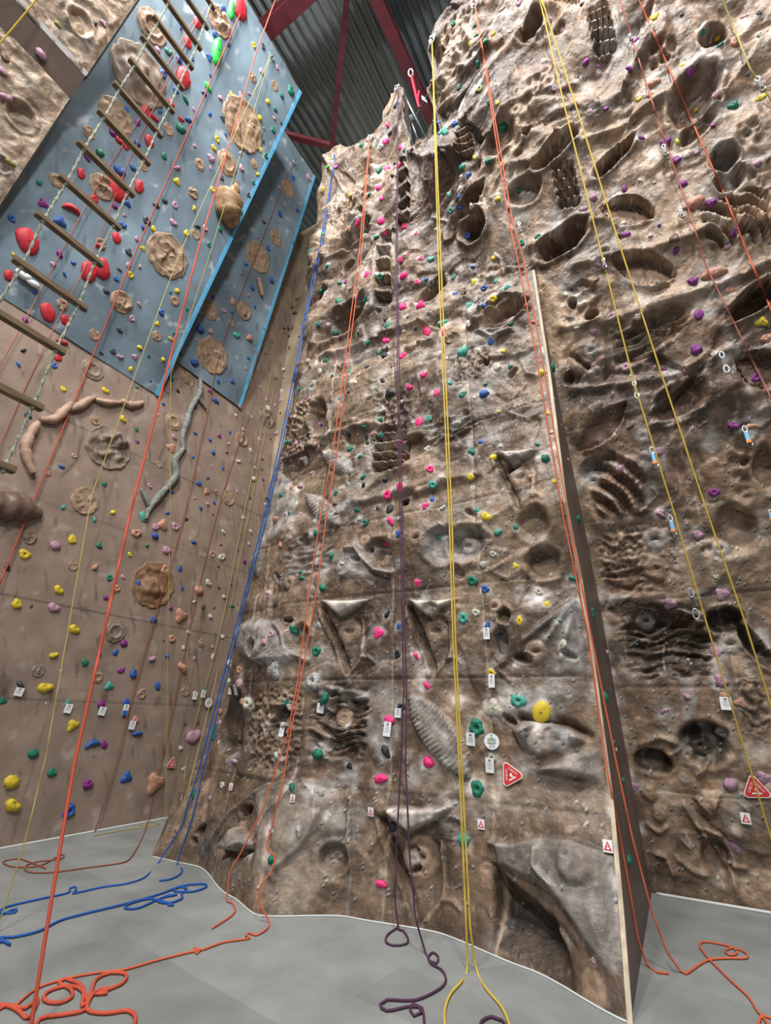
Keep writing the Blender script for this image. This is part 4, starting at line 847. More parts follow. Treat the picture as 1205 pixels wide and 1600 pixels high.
# bolt head sunk in the middle of a hold: rim and socket
def bolt_mesh():
    vs, fs = tube_vf([Vector((0, 0, -.05)), Vector((0, 0, .03))], .13, 10); k = len(vs)
    prof = [(.13, .03), (.11, .055), (.06, .055), (.05, .0), (.0, .0)]
    for r_, z_ in prof:
        for j in range(10): a = 2*math.pi*j/10; vs.append((r_*math.cos(a), r_*math.sin(a), z_))
    for i in range(len(prof)-1):
        for j in range(10): j2 = (j+1) % 10; fs.append((k+i*10+j, k+i*10+j2, k+i*10+10+j2, k+i*10+10+j))
    me = bpy.data.meshes.new('bolt'); me.from_pydata([tuple(v) for v in vs], [], fs); me.materials.append(M_bolt); return me
ME_bolt = bolt_mesh()

def ordinal(n):
    w_ = ['', 'first', 'second', 'third', 'fourth', 'fifth', 'sixth', 'seventh', 'eighth', 'ninth', 'tenth', 'eleventh', 'twelfth']
    return w_[n] if n < len(w_) else str(n)+('th' if 10 < n % 100 < 20 else {1: 'st', 2: 'nd', 3: 'rd'}.get(n % 10, 'th'))
def lin(pts, y):
    ys = [p[1] for p in pts]; xs = [p[0] for p in pts]; return float(np.interp(y, ys, xs))
L_or = [(581, 212), (563, 398), (543, 549), (524, 699), (505, 800), (489, 916), (465, 1065), (442, 1180), (417, 1325)]
L_pu = [(621, 133), (620, 398), (622, 600), (626, 798), (630, 1000), (632, 1200), (640, 1420)]
L_ye = [(676, 60), (687, 400), (694, 599), (703, 800), (709, 1000), (719, 1200), (735, 1449)]
L_ri = [(742, 7), (798, 345), (826, 450), (855, 640), (881, 800), (918, 988), (950, 1200), (990, 1469)]
L_m1 = [(842, 0), (892, 170), (958, 400), (1012, 600), (1078, 800), (1145, 1000), (1205, 1200)]
L_rB = [(430, 0), (307, 400), (204, 800), (115, 1200), (60, 1500)]
def zone(h, st):
    s, t, z = st; x, y = h['x'], h['y']
    if x < 210 and y < 310 and s > sb1(z)+.06 and t < 1.2: return ('stepped rock panel in the top left corner', 'on')
    if abs(t-7.45) < .12 and s < -3.3: return ('shadowed back wall behind the blue rope', 'on')
    if s < -4.8 and (s < -5.9 or z > 7.2) and not h['rock']:
        if z > 7.1 and t < TE1+.1 and s > S_L+.0: return (('left of' if x < lin(L_rB, y) else 'right of')+' the long red rope, big blue overhang', 'b')
        if z > 8 and t > TE1 and t < TE2+.1 and s > S_L+.03: return ('recessed blue overhang', 'on')
        return (('left of' if x < lin(L_rB, y) else 'right of')+' the long red rope, brown left wall', 'b')
    if abs(s-S_AR) < .04 and t > 4.0 and z < 6.6 and x > lin(L_ri, y): return ('smooth brown return beside the pale arete', 'on')
    if s > S_AR or (z > 6.6 and x > lin(L_ri, y)): return (('left of' if x < lin(L_m1, y) else 'right of')+' the long yellow ropes, right rock wall', 'b')
    if x < lin(L_or, y): return ('left of the orange ropes, rock tower', 'b')
    if x < lin(L_pu, y): return ('between orange and purple ropes, rock tower', 'b')
    if x < lin(L_ye, y): return ('between purple and yellow ropes, rock tower', 'b')
    return ('between yellow and red ropes, rock tower', 'b')
for h in HOLDS:
    r_ = cast(h['x'], h['y'])
    h['hit'] = r_
    if r_: h['zone'] = zone(h, stz(r_[0]))[0]
HOLDS = [h for h in HOLDS if h['hit']]
buckets = {}
for h in HOLDS: buckets.setdefault((h['zone'], h['c']), []).append(h)
for key, L in buckets.items():
    L.sort(key=lambda h: -h['y']); n = len(L); cn = COLN[key[1]]
    for i, h in enumerate(L):
        if n == 1: w_ = 'only %s hold' % cn
        elif i == 0: w_ = 'lowest %s hold' % cn
        elif i == n-1: w_ = 'highest %s hold' % cn
        elif i < n/2: w_ = '%s-lowest %s hold' % (ordinal(i+1), cn)
        else: w_ = '%s-highest %s hold' % (ordinal(n-i), cn)
        pre = '' if key[0].startswith(('left of', 'right of', 'between')) else 'on the '
        h['label'] = w_+' '+pre+key[0]
        h['group'] = cn+' holds '+('on the ' if pre else '')+key[0]
SHP = {'V': 'volume', 'C': 'crescent', 'D': 'ring', 'E': 'pinch', 'W': 'wedge', 'S': 'sloper'}
HOLDS.sort(key=lambda h: -h['d'])
for i, h in enumerate(HOLDS): h['solo'] = i < 300
rg = random.Random(77); small = {}
for h in HOLDS:
    loc, n, d = h['hit']; dp = -float((RM.T @ (np.array(loc)-O))[2]); R_ = .5*h['d']*dp/FOC*(1.13 if h['rock'] else 1.12)
    kd = SHP.get(h['sh']) or rg.choice(['blob', 'jug', 'blob', 'edge', 'sloper', 'ring', 'cluster', 'pinch', 'wedge'] if h['c'] not in 'rd' else ['sloper', 'blob', 'edge'])
    if h['c'] == 'r' and h['d'] > 14 and not h['sh']: kd = 'sloper'
    rot = rg.uniform(-.7, .7)
    if kd == 'sloper' and h['c'] == 'r': rot = rg.uniform(.1, .6)
    if kd == 'volume': rot = .30
    me = rg.choice(HM[kd]); M = frame(loc, n, rot) @ Matrix.Diagonal((R_, R_*rg.uniform(.85, 1.05), R_*rg.uniform(.8, 1.1), 1))
    h['R'] = R_; h['frame'] = frame(loc, n, 0)
    if h['solo']:
        o = bpy.data.objects.new('climbing_hold', me); C.objects.link(o); o.matrix_world = M
        o.material_slots[0].link = 'OBJECT'; o.material_slots[0].material = M_hold[h['c']]
        tag(o, h['label'], 'climbing hold', h['group'])
        if h['d'] > 9 and kd not in ('crescent', 'cluster'):
            # bolt at the hold's surface
            cz = max([v.co.z for v in me.vertices if v.co.x**2+v.co.y**2 < .02]+[-.1])+.01
            b_ = bpy.data.objects.new('bolt', ME_bolt); C.objects.link(b_); b_.parent = o; b_.location = (0, 0, cz); k_ = max(.45, min(1.3, .035/R_*1.6)); b_.scale = (k_, k_, k_)
    else:
        # many small holds: one object, individually shaped
        V = small.setdefault('v', []); Fc = small.setdefault('f', []); Mi = small.setdefault('m', []); k_ = len(V)
        for v in me.vertices: V.append(M @ v.co)
        for p_ in me.polygons: Fc.append(tuple(k_+q_ for q_ in p_.vertices)); Mi.append(list(COLV).index(h['c']))
o = mk('small_climbing_holds', small['v'], small['f'], None, smooth=True)
for k in COLV: o.data.materials.append(M_hold[k])
o.data.polygons.foreach_set('material_index', small['m'])
tag(o, 'scatter of the smallest coloured holds bolted across every climbing wall', 'climbing holds', None, 'stuff')
# ------------------------------------------------------------------ roof steel
def onz(px, py, z): r = ray(px, py); k = (z-EYE)/r[2]; return Vector(O+k*r)
def bar(name, a, b, w, h, mat, parent=None):
    d = (b-a).normalized(); sd = d.cross(Vector((0, 0, 1))).normalized() if abs(d.z) < .95 else Vector((1, 0, 0)); up = sd.cross(d).normalized()
    vs = []
    for p in (a, b):
        for x, y in ((-1, -1), (1, -1), (1, 1), (-1, 1)): vs.append(p+sd*x*w/2+up*y*h/2)
    return mk(name, vs, [(3, 2, 1, 0), (4, 5, 6, 7), (0, 1, 5, 4), (1, 2, 6, 5), (2, 3, 7, 6), (3, 0, 4, 7)], mat, parent)
def ibeam(label, a, b, w, h, group='maroon roof beams'):
    """I section: two flanges and a web"""
    d = (b-a).normalized(); sd = d.cross(Vector((0, 0, 1))).normalized(); up = sd.cross(d)
    M = Matrix((sd, d, up)).transposed().to_4x4(); M.translation = a; L = (b-a).length
    e = empty('roof_beam', M)
    vs, fs = box_vf((-w/2, 0, -h/2), (w/2, L, -h/2+.03)); mk('lower_flange', vs, fs, M_beam, e)
    vs, fs = box_vf((-w/2, 0, h/2-.03), (w/2, L, h/2)); mk('upper_flange', vs, fs, M_beam, e)
    vs, fs = box_vf((-.012, 0, -h/2+.03), (.012, L, h/2-.03)); mk('web', vs, fs, M_beam, e)
    tag(e, label, 'beam', group)
def extend(a, b, k0, k1): d = (b-a).normalized(); return a-d*k0, b+d*k1
a, b = onz(403, 58, 16.1), onz(470, -4, 16.1); p_, q_ = extend(a, b, 2.5, 8); ibeam('wide maroon steel roof beam crossing above the big blue overhang', p_, q_, .34, .42)
a, b = onz(590, 0, 16.1), onz(676, 190, 16.1); p_, q_ = extend(a, b, 4, 12); ibeam('long maroon roof beam running towards the back above the tower tip', p_, q_, .25, .30)
a, b = onz(519, 232, 16.1), onz(542, 0, 16.1); p_, q_ = extend(a, b, .3, 6)
tag(bar('roof_brace', p_, q_, .13, .13, M_beam), 'slim maroon brace rising from behind the tower to the top of the picture', 'brace')
a, b = onz(430, 206, 16.1), onz(519, 229, 16.1)
tag(bar('roof_brace', *extend(a, b, 2, .2), .14, .14, M_beam), 'slim maroon brace reaching the tower top from the blue overhangs', 'brace')

def depth_of(p): v = RM.T @ (np.array(p)-O); return -v[2]
# ------------------------------------------------------------------ relief discs let into the boards
DISC = '''238 42 16 24|343 33 14 21|181 181 18 26|139 207 9 10|88 282 10 11|160 292 18 20|263 202 7 9|396 197 9 9|312 257 7 9|302 302 7 9|306 366 7 8|224 260 7 7|355 255 14 19|158 380 8 8|380 195 22 38|218 118 36 44|262 400 26 34|190 472 18 18|148 523 8 9|245 525 8 8|273 470 7 8|97 476 9 9|429 134 5 7|395 121 5 7|328 485 13 16|381 486 11 15|332 556 26 29|362 505 4 6|450 295 9 14|431 372 10 13|403 402 20 24|397 256 5 7|145 578 16 18|170 700 36 36|133 783 16 22|292 594 11 14|271 659 12 15|378 686 10 13|357 778 11 13|240 914 34 37|180 987 17 18|47 841 11 10|114 884 8 8|60 1048 11 10|153 1058 8 9|222 1084 8 8|290 1080 7 8|315 1005 6 7|332 866 6 6|149 657 9 8|248 725 6 6|417 652 13 19|537 1122 11 13|706 524 15 14|1161 422 11 8|125 45 15 18'''
M_discg = material('grey_brown_relief_resin', (.24, .185, .145), .6, .3, noise=.4, nscale=10, bump=.4, bscale=40)
M_discr = material('rust_brown_relief_resin', (.26, .145, .08), .6, .3, noise=.4, nscale=10, bump=.4, bscale=40)
DL = []
for i, e in enumerate(DISC.split('|')):
    x, y, rx, ry = map(float, e.split()); c_ = cast(x, y)
    if c_: DL.append((x, y, rx, ry, c_, i))
def disc_zone(x, y, loc):
    return zone(dict(x=x, y=y, rock=x > 500), stz(loc))
bk = {}
for d in DL: d_z = disc_zone(d[0], d[1], d[4][0]); bk.setdefault(d_z[0], []).append(d)
for zn, L in bk.items():
    L.sort(key=lambda d: -d[1]); n = len(L)
    szs = sorted([d[3] for d in L], reverse=True)
    for i, (x, y, rx, ry, (loc, nn, dist), sd) in enumerate(L):
        R_ = ry*depth_of(loc)/FOC*1.0; nr, na = (22, 40) if ry > 20 else (12, 24)
        vs = []; g = np.random.RandomState(sd)
        amp = .26*R_
        for a_ in range(nr+1):
            for b_ in range(na):
                rr_ = a_/nr; an = 2*math.pi*b_/na; ed = 1+.035*math.sin(an*9+sd)+.03*math.sin(an*17+sd*2)
                px_, py_ = math.cos(an)*rr_*ed, math.sin(an)*rr_*ed
                vs.append((px_, py_, rr_))
        A = np.array(vs); X_, Y_, rr_ = A.T
        if ry > 30 and sd % 3 == 1: hgt = ridged(X_*1.6, Y_*1.6, 3, sd+9)*1.2-.5
        elif sd % 4 == 0: hgt = -1.1*(1-sst(.2, .5, rr_))+.5*np.exp(-((rr_-.55)/.12)**2)
        elif sd % 4 == 1: hgt = fbm(X_*1.8, Y_*1.8, 3, sd)*1.6+.5*np.exp(-(np.hypot(X_-.1, Y_)/.4)**2)
        elif sd % 4 == 2: hgt = -1.5*np.exp(-((X_*.9+.25*np.sin(Y_*4))/.16)**2)+.5*fbm(X_*3, Y_*3, 2, sd)
        else: hgt = 1.0*(1-sst(.1, .6, np.hypot(X_+.1, Y_+.15)))-1.0*np.exp(-(np.hypot(X_-.35, Y_-.25)/.2)**2)+.6*pn(X_*3, Y_*3, sd)
        zz = np.where(rr_ < .99, np.maximum(.008, .008+.14*amp+hgt*amp*.8*(1-sst(.74, .97, rr_))), -.02)
        V = [(X_[k]*R_, Y_[k]*R_, zz[k]) for k in range(len(vs))]
        Fc = [(a_*na+b_, a_*na+(b_+1) % na, (a_+1)*na+(b_+1) % na, (a_+1)*na+b_)[::-1] for a_ in range(nr) for b_ in range(na)]
        mt = M_discg if (x, y) in ((170, 700), (417, 652), (218, 118), (180, 987), (60, 1048), (47, 841), (145, 578)) else (M_discr if (x, y) in ((240, 914),) else M_disc)
        o = mk('relief_disc', V, Fc, mt, smooth=True); o.matrix_world = frame(loc, nn)
        nm = 'only round' if n == 1 else ('lowest round' if i == 0 else ('highest round' if i == n-1 else (ordinal(i+1)+'-lowest round' if i < n/2 else ordinal(n-i)+'-highest round')))
        tag(o, nm+' resin relief disc '+('' if zn.startswith(('left of', 'right of', 'between')) else 'on the ')+zn, 'relief disc', 'relief discs let into the walls')

# ------------------------------------------------------------------ large odd features on the left walls
def wallpts(px, off=.05):
    out = []
    for x, y in px:
        c_ = cast(x, y)
        if c_: out.append((c_[0]+c_[1]*off, depth_of(c_[0])))
    return out
def lump(name, px, rpx, mat, label, cat, group=None, off=.04, n=12, seed=0, flat=1, parent=None):
    P = wallpts(px, off); pts = catmull([p for p, _ in P], .04); D_ = sum(d for _, d in P)/len(P); R_ = [r*D_/FOC*(.78 if name in ('rail_hold', 'branch_hold', 'side_twig') else 1) for r in rpx]
    rf_ = lambda u: float(np.interp(u, np.linspace(0, 1, len(R_)), R_))*(1+.10*math.sin(u*23+seed)+.07*math.sin(u*47+seed*3))
    vs, fs = tube_vf(pts, 1, n, rfun=rf_)
    g = random.Random(seed); vs = [Vector(v)+Vector((g.uniform(-1, 1), g.uniform(-1, 1), g.uniform(-1, 1)))*R_[len(R_)//2]*.07 for v in vs]
    o = mk(name, vs, fs, mat, parent, smooth=True)
    if label: tag(o, label, cat, group)
    return o
M_peach = material('peach_resin', (.44, .29, .22), .55, .3, noise=.3, nscale=8, bump=.3, bscale=40, col2=None)
M_branch = material('mottled_grey_branch_resin', (.22, .235, .22), .6, .3, noise=.45, nscale=16, bump=.6, bscale=30)
M_horn = material('banded_wood_brown_resin', (.30, .185, .10), .45, .4, noise=.4, nscale=5, stretch=(1, 1, 7), bump=.1)
G_r = 'peach rails curving over the brown left wall'
lump('rail_hold', [(50, 741), (42, 722), (38, 700), (45, 680), (58, 661)], [6, 9, 10, 9, 6], M_peach, 'lowest peach rail hold, standing upright at the left end of the curve', 'rail hold', G_r, seed=1)
lump('rail_hold', [(62, 657), (82, 656), (98, 643), (110, 631)], [6, 9, 9, 5], M_peach, 'peach rail hold sloping up next above the upright one', 'rail hold', G_r, seed=2)
lump('rail_hold', [(108, 641), (122, 635), (135, 627), (146, 621)], [5, 8, 8, 4], M_peach, 'middle peach rail hold touched by the long red rope', 'rail hold', G_r, seed=3)
lump('rail_hold', [(147, 625), (160, 629), (174, 630), (186, 630)], [4, 6, 6, 3], M_peach, 'thin peach rail hold second from the right end of the curve', 'rail hold', G_r, seed=4)
lump('rail_hold', [(187, 627), (198, 633), (210, 633), (223, 629)], [5, 7, 6, 3], M_peach, 'rightmost peach rail hold with a pointed tip', 'rail hold', G_r, seed=5)
br = lump('branch_hold', [(311, 592), (311, 612), (296, 640), (283, 684), (284, 702), (271, 720), (272, 745), (247, 775), (231, 796), (226, 812)], [4, 6, 6, 6, 5, 6, 7, 7, 6, 3], M_branch, 'long knobbly grey branch-shaped hold winding down the brown left wall', 'branch hold', None, seed=6, n=10)
lump('side_twig', [(307, 618), (314, 630), (321, 640)], [4, 4, 2], M_branch, None, None, seed=7, n=8, parent=br)
lump('side_twig', [(218, 764), (224, 776), (231, 792)], [2, 4, 4], M_branch, None, None, seed=8, n=8, parent=br)
lump('horn_volume', [(362, 356), (358, 346), (354, 332), (353, 320), (358, 308), (364, 296), (367, 284)], [9, 18, 22, 20, 10, 5, 1.2], M_horn, 'large brown banded horn-shaped volume near the right edge of the blue overhang', 'volume', None, off=.06, n=20, seed=9)
lump('bowl_volume', [(-30, 786), (0, 789), (30, 796), (62, 803)], [16, 23, 21, 6], material('dark_brown_gloss_resin', (.16, .10, .075), .4, .5, noise=.3, nscale=5), 'big dark brown rounded volume at the left edge of the picture', 'volume', None, off=.02, n=20, seed=10)
lump('rail_hold', [(402, 435), (405, 450), (408, 463)], [3, 5, 3], M_peach, 'short peach rail hold near the right edge of the recessed blue overhang', 'rail hold', None, seed=11)
# white three-lobed hold
c_ = cast(40, 438); M_ = frame(*c_[:2]); vs, fs = [], []
for ang in (0.1, 2.9, 1.6):
    ca, sa = math.cos(ang), math.sin(ang); k = .10 if ang == 1.6 else .17
    tube_vf([Vector((ca*k*u, sa*k*u, .05)) for u in (0, .25, .5, .75, 1)], 1, 8, vs, fs, rfun=lambda u: .022+.028*math.sin(u*3.0))
o = mk('bow_hold', vs, fs, M_white, smooth=True); o.matrix_world = M_; tag(o, 'white bow-shaped hold beside the ladder on the blue overhang', 'climbing hold')

# ------------------------------------------------------------------ ropes
RC = {'red': (.50, .085, .05), 'orange': (.56, .12, .06), 'rust': (.27, .085, .05), 'yellow': (.56, .40, .07), 'olive': (.36, .31, .10), 'blue': (.02, .095, .36), 'purple': (.075, .035, .07), 'pinkred': (.40, .13, .10)}
def rope_mat(c):
    nm = c+'_braided_rope'
    if nm in MATS: return MATS[nm]
    m = material(nm, RC[c], .75, .2); nt = m.node_tree; b = nt.nodes['Principled BSDF']
    tc = nt.nodes.new('ShaderNodeTexCoord'); w = nt.nodes.new('ShaderNodeTexWave'); w.bands_direction = 'DIAGONAL'; w.inputs['Scale'].default_value = 40; w.inputs['Distortion'].default_value = .6
    nt.links.new(tc.outputs['Object'], w.inputs['Vector'])
    mx = nt.nodes.new('ShaderNodeMix'); mx.data_type = 'RGBA'; mx.inputs['A'].default_value = (*[v*.8 for v in RC[c]], 1); mx.inputs['B'].default_value = (*[min(1, v*1.12) for v in RC[c]], 1)
    nt.links.new(w.outputs['Fac'], mx.inputs['Factor']); nt.links.new(mx.outputs['Result'], b.inputs['Base Color']); return m
def depth_of(p): v = RM.T @ (np.array(p)-O); return -v[2]
def at_depth(px, py, dep): return Vector(O+ray(px, py)*(dep/FOC))
def wall_depth(px, py):
    for dx, dy in ((0, 0), (3, 3), (-3, 3), (6, 6), (-6, 8), (10, 6), (14, 0), (-14, 0), (0, 16), (22, 12), (-22, 12), (0, -6), (0, -14), (-10, -20), (10, -25)):
        c_ = cast(px+dx, py+dy)
        if c_: return depth_of(c_[0])
    return 99
def hang(top, mids, bot, off=.05):
    """points of a rope hanging from top to a point on the mat, through the given sight lines"""
    A, B = Vector(top), Vector(bot); out = [A]
    N = 200; seg = [A+(B-A)*k/N for k in range(N+1)]
    pr = []
    for p in seg: v = RM.T @ (np.array(p)-O); pr.append((602.5+v[0]/-v[2]*FOC, 800-v[1]/-v[2]*FOC, -v[2]))
    if mids:
        M2 = [mids[0]]
        for (xa, ya), (xb, yb) in zip(mids[:-1], mids[1:]):
            k = max(1, int(math.hypot(xb-xa, yb-ya)/22)); M2 += [(xa+(xb-xa)*q/k, ya+(yb-ya)*q/k) for q in range(1, k+1)]
        a0 = pr[0]; k = max(1, int(math.hypot(mids[0][0]-a0[0], mids[0][1]-a0[1])/22)); mids = [(a0[0]+(mids[0][0]-a0[0])*q/k, a0[1]+(mids[0][1]-a0[1])*q/k) for q in range(1, k)]+M2
    for x, y in mids:
        j = min(range(N+1), key=lambda k: abs(pr[k][1]-y)); dep = min(pr[j][2], wall_depth(x, y)-off)
        out.append(at_depth(x, y, dep))
    return out+[B]
def hug(px, off=.05): return [at_depth(x, y, wall_depth(x, y)-off) for x, y in px]
def top_at(x, y, off=.06): return at_depth(x, y, wall_depth(x, y)-off)
def fl_(L, r): return [flo(x, y, r) for x, y in L]
def rope(pts, c, r, label, group=None, name='climbing_rope'):
    o = mk(name, *tube_vf(catmull(pts, .035), r*.84, 8), rope_mat(c), smooth=True); tag(o, label, 'rope', group); return o
def onS(px, py, s): r = ray(px, py); k = s/D1.dot(r); return Vector(O+k*r)
G_h = 'climbing ropes hanging down the walls'; G_f = 'rope tails lying on the grey mats'
r = .0095
rope(hang(onS(404, -40, -4.9), [(385, 0), (209, 400), (45, 800), (0, 911)], flo(-147, 1275)), 'red', r*1.2, 'red rope slanting down to the left edge across blue overhang and brown wall', G_h)
B_bot = (46, 1622)
rope(hang(onS(438, -34, -4.75), [(430, 0), (400, 83), (307, 400), (204, 800), (115, 1200)], flo(*B_bot, .02))+fl_([(62, 1592), (100, 1585), (134, 1577), (134, 1556), (122, 1543), (98, 1541), (72, 1551), (70, 1563), (92, 1567), (112, 1558), (110, 1545), (92, 1536), (100, 1529), (125, 1538), (131, 1550), (128, 1572), (139, 1560), (150, 1530), (172, 1520), (197, 1522), (190, 1537), (150, 1553), (166, 1552), (168, 1544), (148, 1550), (136, 1577), (165, 1583), (200, 1579), (212, 1590), (205, 1612)], .012), 'red', .0125, 'longest thick red rope ending in the heap of loops in the bottom left corner', G_h)
rope(fl_([(-12, 1568), (15, 1572), (30, 1580), (45, 1590), (60, 1560), (40, 1575), (10, 1570), (-8, 1580)], .012), 'red', .0125, 'short bunch of red rope at the very bottom left edge of the mat', G_f)
T_ = top_at(423, 87)
rope(hang(T_, [(279, 400), (206, 600), (143, 775), (72, 1180), (43, 1300)], flo(-5, 1455))[::-1]+hang(T_, [(327, 400), (267, 586), (266, 800), (262, 1000)], flo(259, 1284))[1:], 'olive', .0065, 'thin yellow-green rope doubled from the anchor near the top corner of the blue overhang', G_h)
rope(hug([(302, 33), (262, 100), (230, 167), (161, 275), (95, 395), (50, 480), (-20, 605)]), 'pinkred', .008, 'thin pale red rope lying behind the rope ladder, the one further left', G_h)
rope(hug([(330, 0), (300, 48), (245, 160), (205, 245), (180, 305), (144, 395), (70, 540), (-10, 715)]), 'pinkred', .008, 'thin pale red rope lying behind the rope ladder, the one further right', G_h)
rope(hug([(458, 252), (392, 420), (349, 533), (332, 600), (289, 800), (246, 950), (212, 1066), (179, 1200), (147, 1303)]), 'rust', .0085, 'rust-red rope down the brown wall ending at the mat edge without a coil', G_h)
rope(hug([(402, 548), (370, 700), (339, 800), (299, 966), (275, 1082), (249, 1200), (233, 1272)])+fl_([(226, 1300), (213, 1327), (197, 1346), (165, 1352), (133, 1356), (80, 1363), (45, 1362), (40, 1353), (60, 1346), (95, 1342), (99, 1335), (85, 1341), (60, 1353), (20, 1354), (5, 1346), (30, 1342), (60, 1352), (72, 1357)], .01), 'rust', .0085, 'rust-red rope down the brown wall with a looped tail running left on the mat', G_h)
rope(hug([(428, 560), (405, 690), (382, 800), (352, 950), (332, 1033), (309, 1115), (292, 1187), (283, 1250)])+fl_([(270, 1281), (240, 1290), (218, 1288), (226, 1282), (250, 1287), (232, 1292), (200, 1296), (145, 1306)], .008), 'olive', .007, 'thin yellow rope in the corner beside the tower, coiled on the mat edge', G_h)
rope(hug([(434, 580), (412, 690), (390, 800), (360, 950), (340, 1050), (300, 1210), (292, 1245)]), 'olive', .006, 'second thin yellow rope in the corner, nearest the blue rope', G_h)
T_ = top_at(524, 243)
rope(fl_([(-10, 1440), (5, 1428), (25, 1420), (22, 1426), (0, 1425), (10, 1417), (60, 1405), (106, 1395), (109, 1388), (117, 1385), (119, 1391), (114, 1396), (160, 1386), (200, 1380), (227, 1370)], .01)+hang(T_, [(500, 382), (478, 483), (450, 632), (415, 798), (349, 1056), (312, 1198), (283, 1292)], flo(249, 1346))[::-1]+hang(T_, [(504, 382), (482, 483), (454, 632), (419, 798), (354, 1056), (319, 1198), (299, 1283)], flo(277, 1350))[1:]+fl_([(285, 1358), (280, 1367), (265, 1374), (249, 1376)], .01), 'blue', .0105, 'doubled blue rope down the left edge of the rock tower', G_h)
rope(fl_([(-12, 1478), (6, 1470), (16, 1476), (0, 1465), (20, 1464), (60, 1455), (100, 1436), (200, 1411), (255, 1395), (285, 1384), (318, 1381), (322, 1386), (300, 1393), (272, 1392), (280, 1386), (292, 1388), (284, 1396), (284, 1404), (262, 1411), (246, 1407), (262, 1399), (276, 1398), (255, 1402), (215, 1419), (196, 1419), (200, 1413), (235, 1404), (272, 1414), (262, 1414)], .012), 'blue', .0105, 'blue rope tail with a knot of loops in the middle of the left mat', G_f)
T_ = top_at(578, 214)
rope(fl_([(332, 1450), (360, 1432), (368, 1421), (362, 1410)], .01)+hang(T_, [(561, 398), (541, 549), (521, 699), (502, 800), (484, 916), (465, 1065), (449, 1150), (424, 1225), (410, 1266), (374, 1337), (359, 1365)], flo(355, 1408))[::-1]+hang(T_, [(565, 398), (546, 549), (528, 699), (511, 800), (496, 916), (470, 1065), (453, 1150), (444, 1212), (429, 1275), (417, 1325), (429, 1337), (424, 1362), (407, 1384), (404, 1408)], flo(421, 1440))[1:]+fl_([(416, 1452), (400, 1461), (389, 1457), (384, 1462), (390, 1466), (350, 1472), (315, 1484), (303, 1481), (307, 1490), (314, 1484), (250, 1499), (193, 1515), (150, 1520), (113, 1527), (60, 1543), (20, 1575)], .01), 'orange', .0085, 'doubled orange-red rope down the left half of the tower, tail crossing the mat', G_h)
T_ = top_at(622, 137)
rope(fl_([(622, 1449), (606, 1460), (603, 1471), (614, 1477), (634, 1475), (638, 1467), (630, 1454)], .01)+hang(T_, [(619, 398), (621, 600), (625, 798), (631, 1082), (626, 1200), (620, 1316), (617, 1400)], flo(623, 1452))[::-1]+hang(T_, [(621, 398), (624, 600), (628, 798), (635, 1082), (634, 1200), (640, 1333), (649, 1432)], flo(665, 1488))[1:]+fl_([(672, 1502), (682, 1505), (685, 1495), (677, 1488), (670, 1494), (673, 1505), (690, 1515), (697, 1530), (688, 1544), (650, 1562), (605, 1562), (594, 1569), (604, 1579), (640, 1572), (655, 1573), (659, 1582), (647, 1587), (641, 1578), (646, 1568), (660, 1575), (664, 1610)], .01), 'purple', .009, 'doubled dark purple rope down the middle of the tower, looped on the mat', G_h)
rope(fl_([(748, 1612), (752, 1596), (768, 1588), (785, 1594), (796, 1612)], .012), 'purple', .009, 'short arc of dark purple rope at the bottom edge of the picture', G_f)
T_ = top_at(675, 60)
rope(fl_([(696, 1612), (695, 1580), (704, 1553), (720, 1535)], .01)+hang(T_, [(685, 400), (693, 599), (702, 800), (708, 1000), (718, 1200), (728, 1432)], flo(730, 1515))[::-1]+hang(T_, [(689, 400), (697, 599), (706, 800), (712, 1000), (722, 1200), (735, 1449)], flo(745, 1515))[1:]+fl_([(760, 1545), (785, 1575), (800, 1612)], .01), 'yellow', .0095, 'doubled yellow rope down the tower, splitting in two on the front mat', G_h)
T_ = top_at(742, 4)
rope(fl_([(1045, 1521), (1028, 1519)], .01)+hang(T_, [(795, 345), (808, 400), (834, 534), (879, 800), (918, 988), (948, 1200), (971, 1318), (998, 1469)], flo(1013, 1508))[::-1]+hang(T_, [(801, 345), (817, 400), (843, 534), (887, 800), (923, 988), (965, 1200), (988, 1308), (1018, 1422), (1042, 1486)], flo(1064, 1517))[1:]+fl_([(1072, 1521), (1106, 1500), (1140, 1497), (1166, 1497), (1166, 1489), (1147, 1481), (1133, 1485), (1140, 1492), (1152, 1489), (1142, 1479), (1110, 1472), (1096, 1472), (1094, 1480), (1109, 1499), (1140, 1530), (1170, 1558), (1190, 1586), (1220, 1592)], .01), 'orange', .0085, 'doubled orange-red rope running down beside the pale wooden arete', G_h)
rope(fl_([(1182, 1610), (1190, 1588), (1200, 1600), (1215, 1612)], .01), 'orange', .0085, 'scrap of orange rope in the bottom right corner of the mat', G_f)
T_ = top_at(842, -8)
rope(hang(T_, [(881, 161), (941, 400), (992, 602), (1053, 800), (1112, 1000), (1172, 1200)], flo(1243, 1435))[::-1]+hang(T_, [(850, 10), (904, 178), (974, 400), (1035, 588), (1105, 800), (1163, 968), (1205, 1102)], flo(1330, 1450))[1:], 'yellow', .0095, 'doubled yellow rope spreading apart down the right rock wall', G_h)
rope(hang(top_at(995, -8), [(1059, 138), (1136, 313), (1170, 400), (1205, 484)], flo(1560, 1380)), 'orange', .0085, 'orange-red rope crossing the upper right rock wall, leaving at the right edge', G_h)
rope(hang(top_at(966, -8), [(1035, 208), (1079, 336), (1104, 417), (1205, 622)], flo(1600, 1390)), 'pinkred', .0085, 'thin pale red rope passing the nose-shaped holds on the right rock wall', G_h)
rope(hang(top_at(1126, -8), [(1173, 108), (1205, 156)], flo(1900, 1400)), 'olive', .0085, 'yellow-green rope in the top right corner of the picture', G_h)
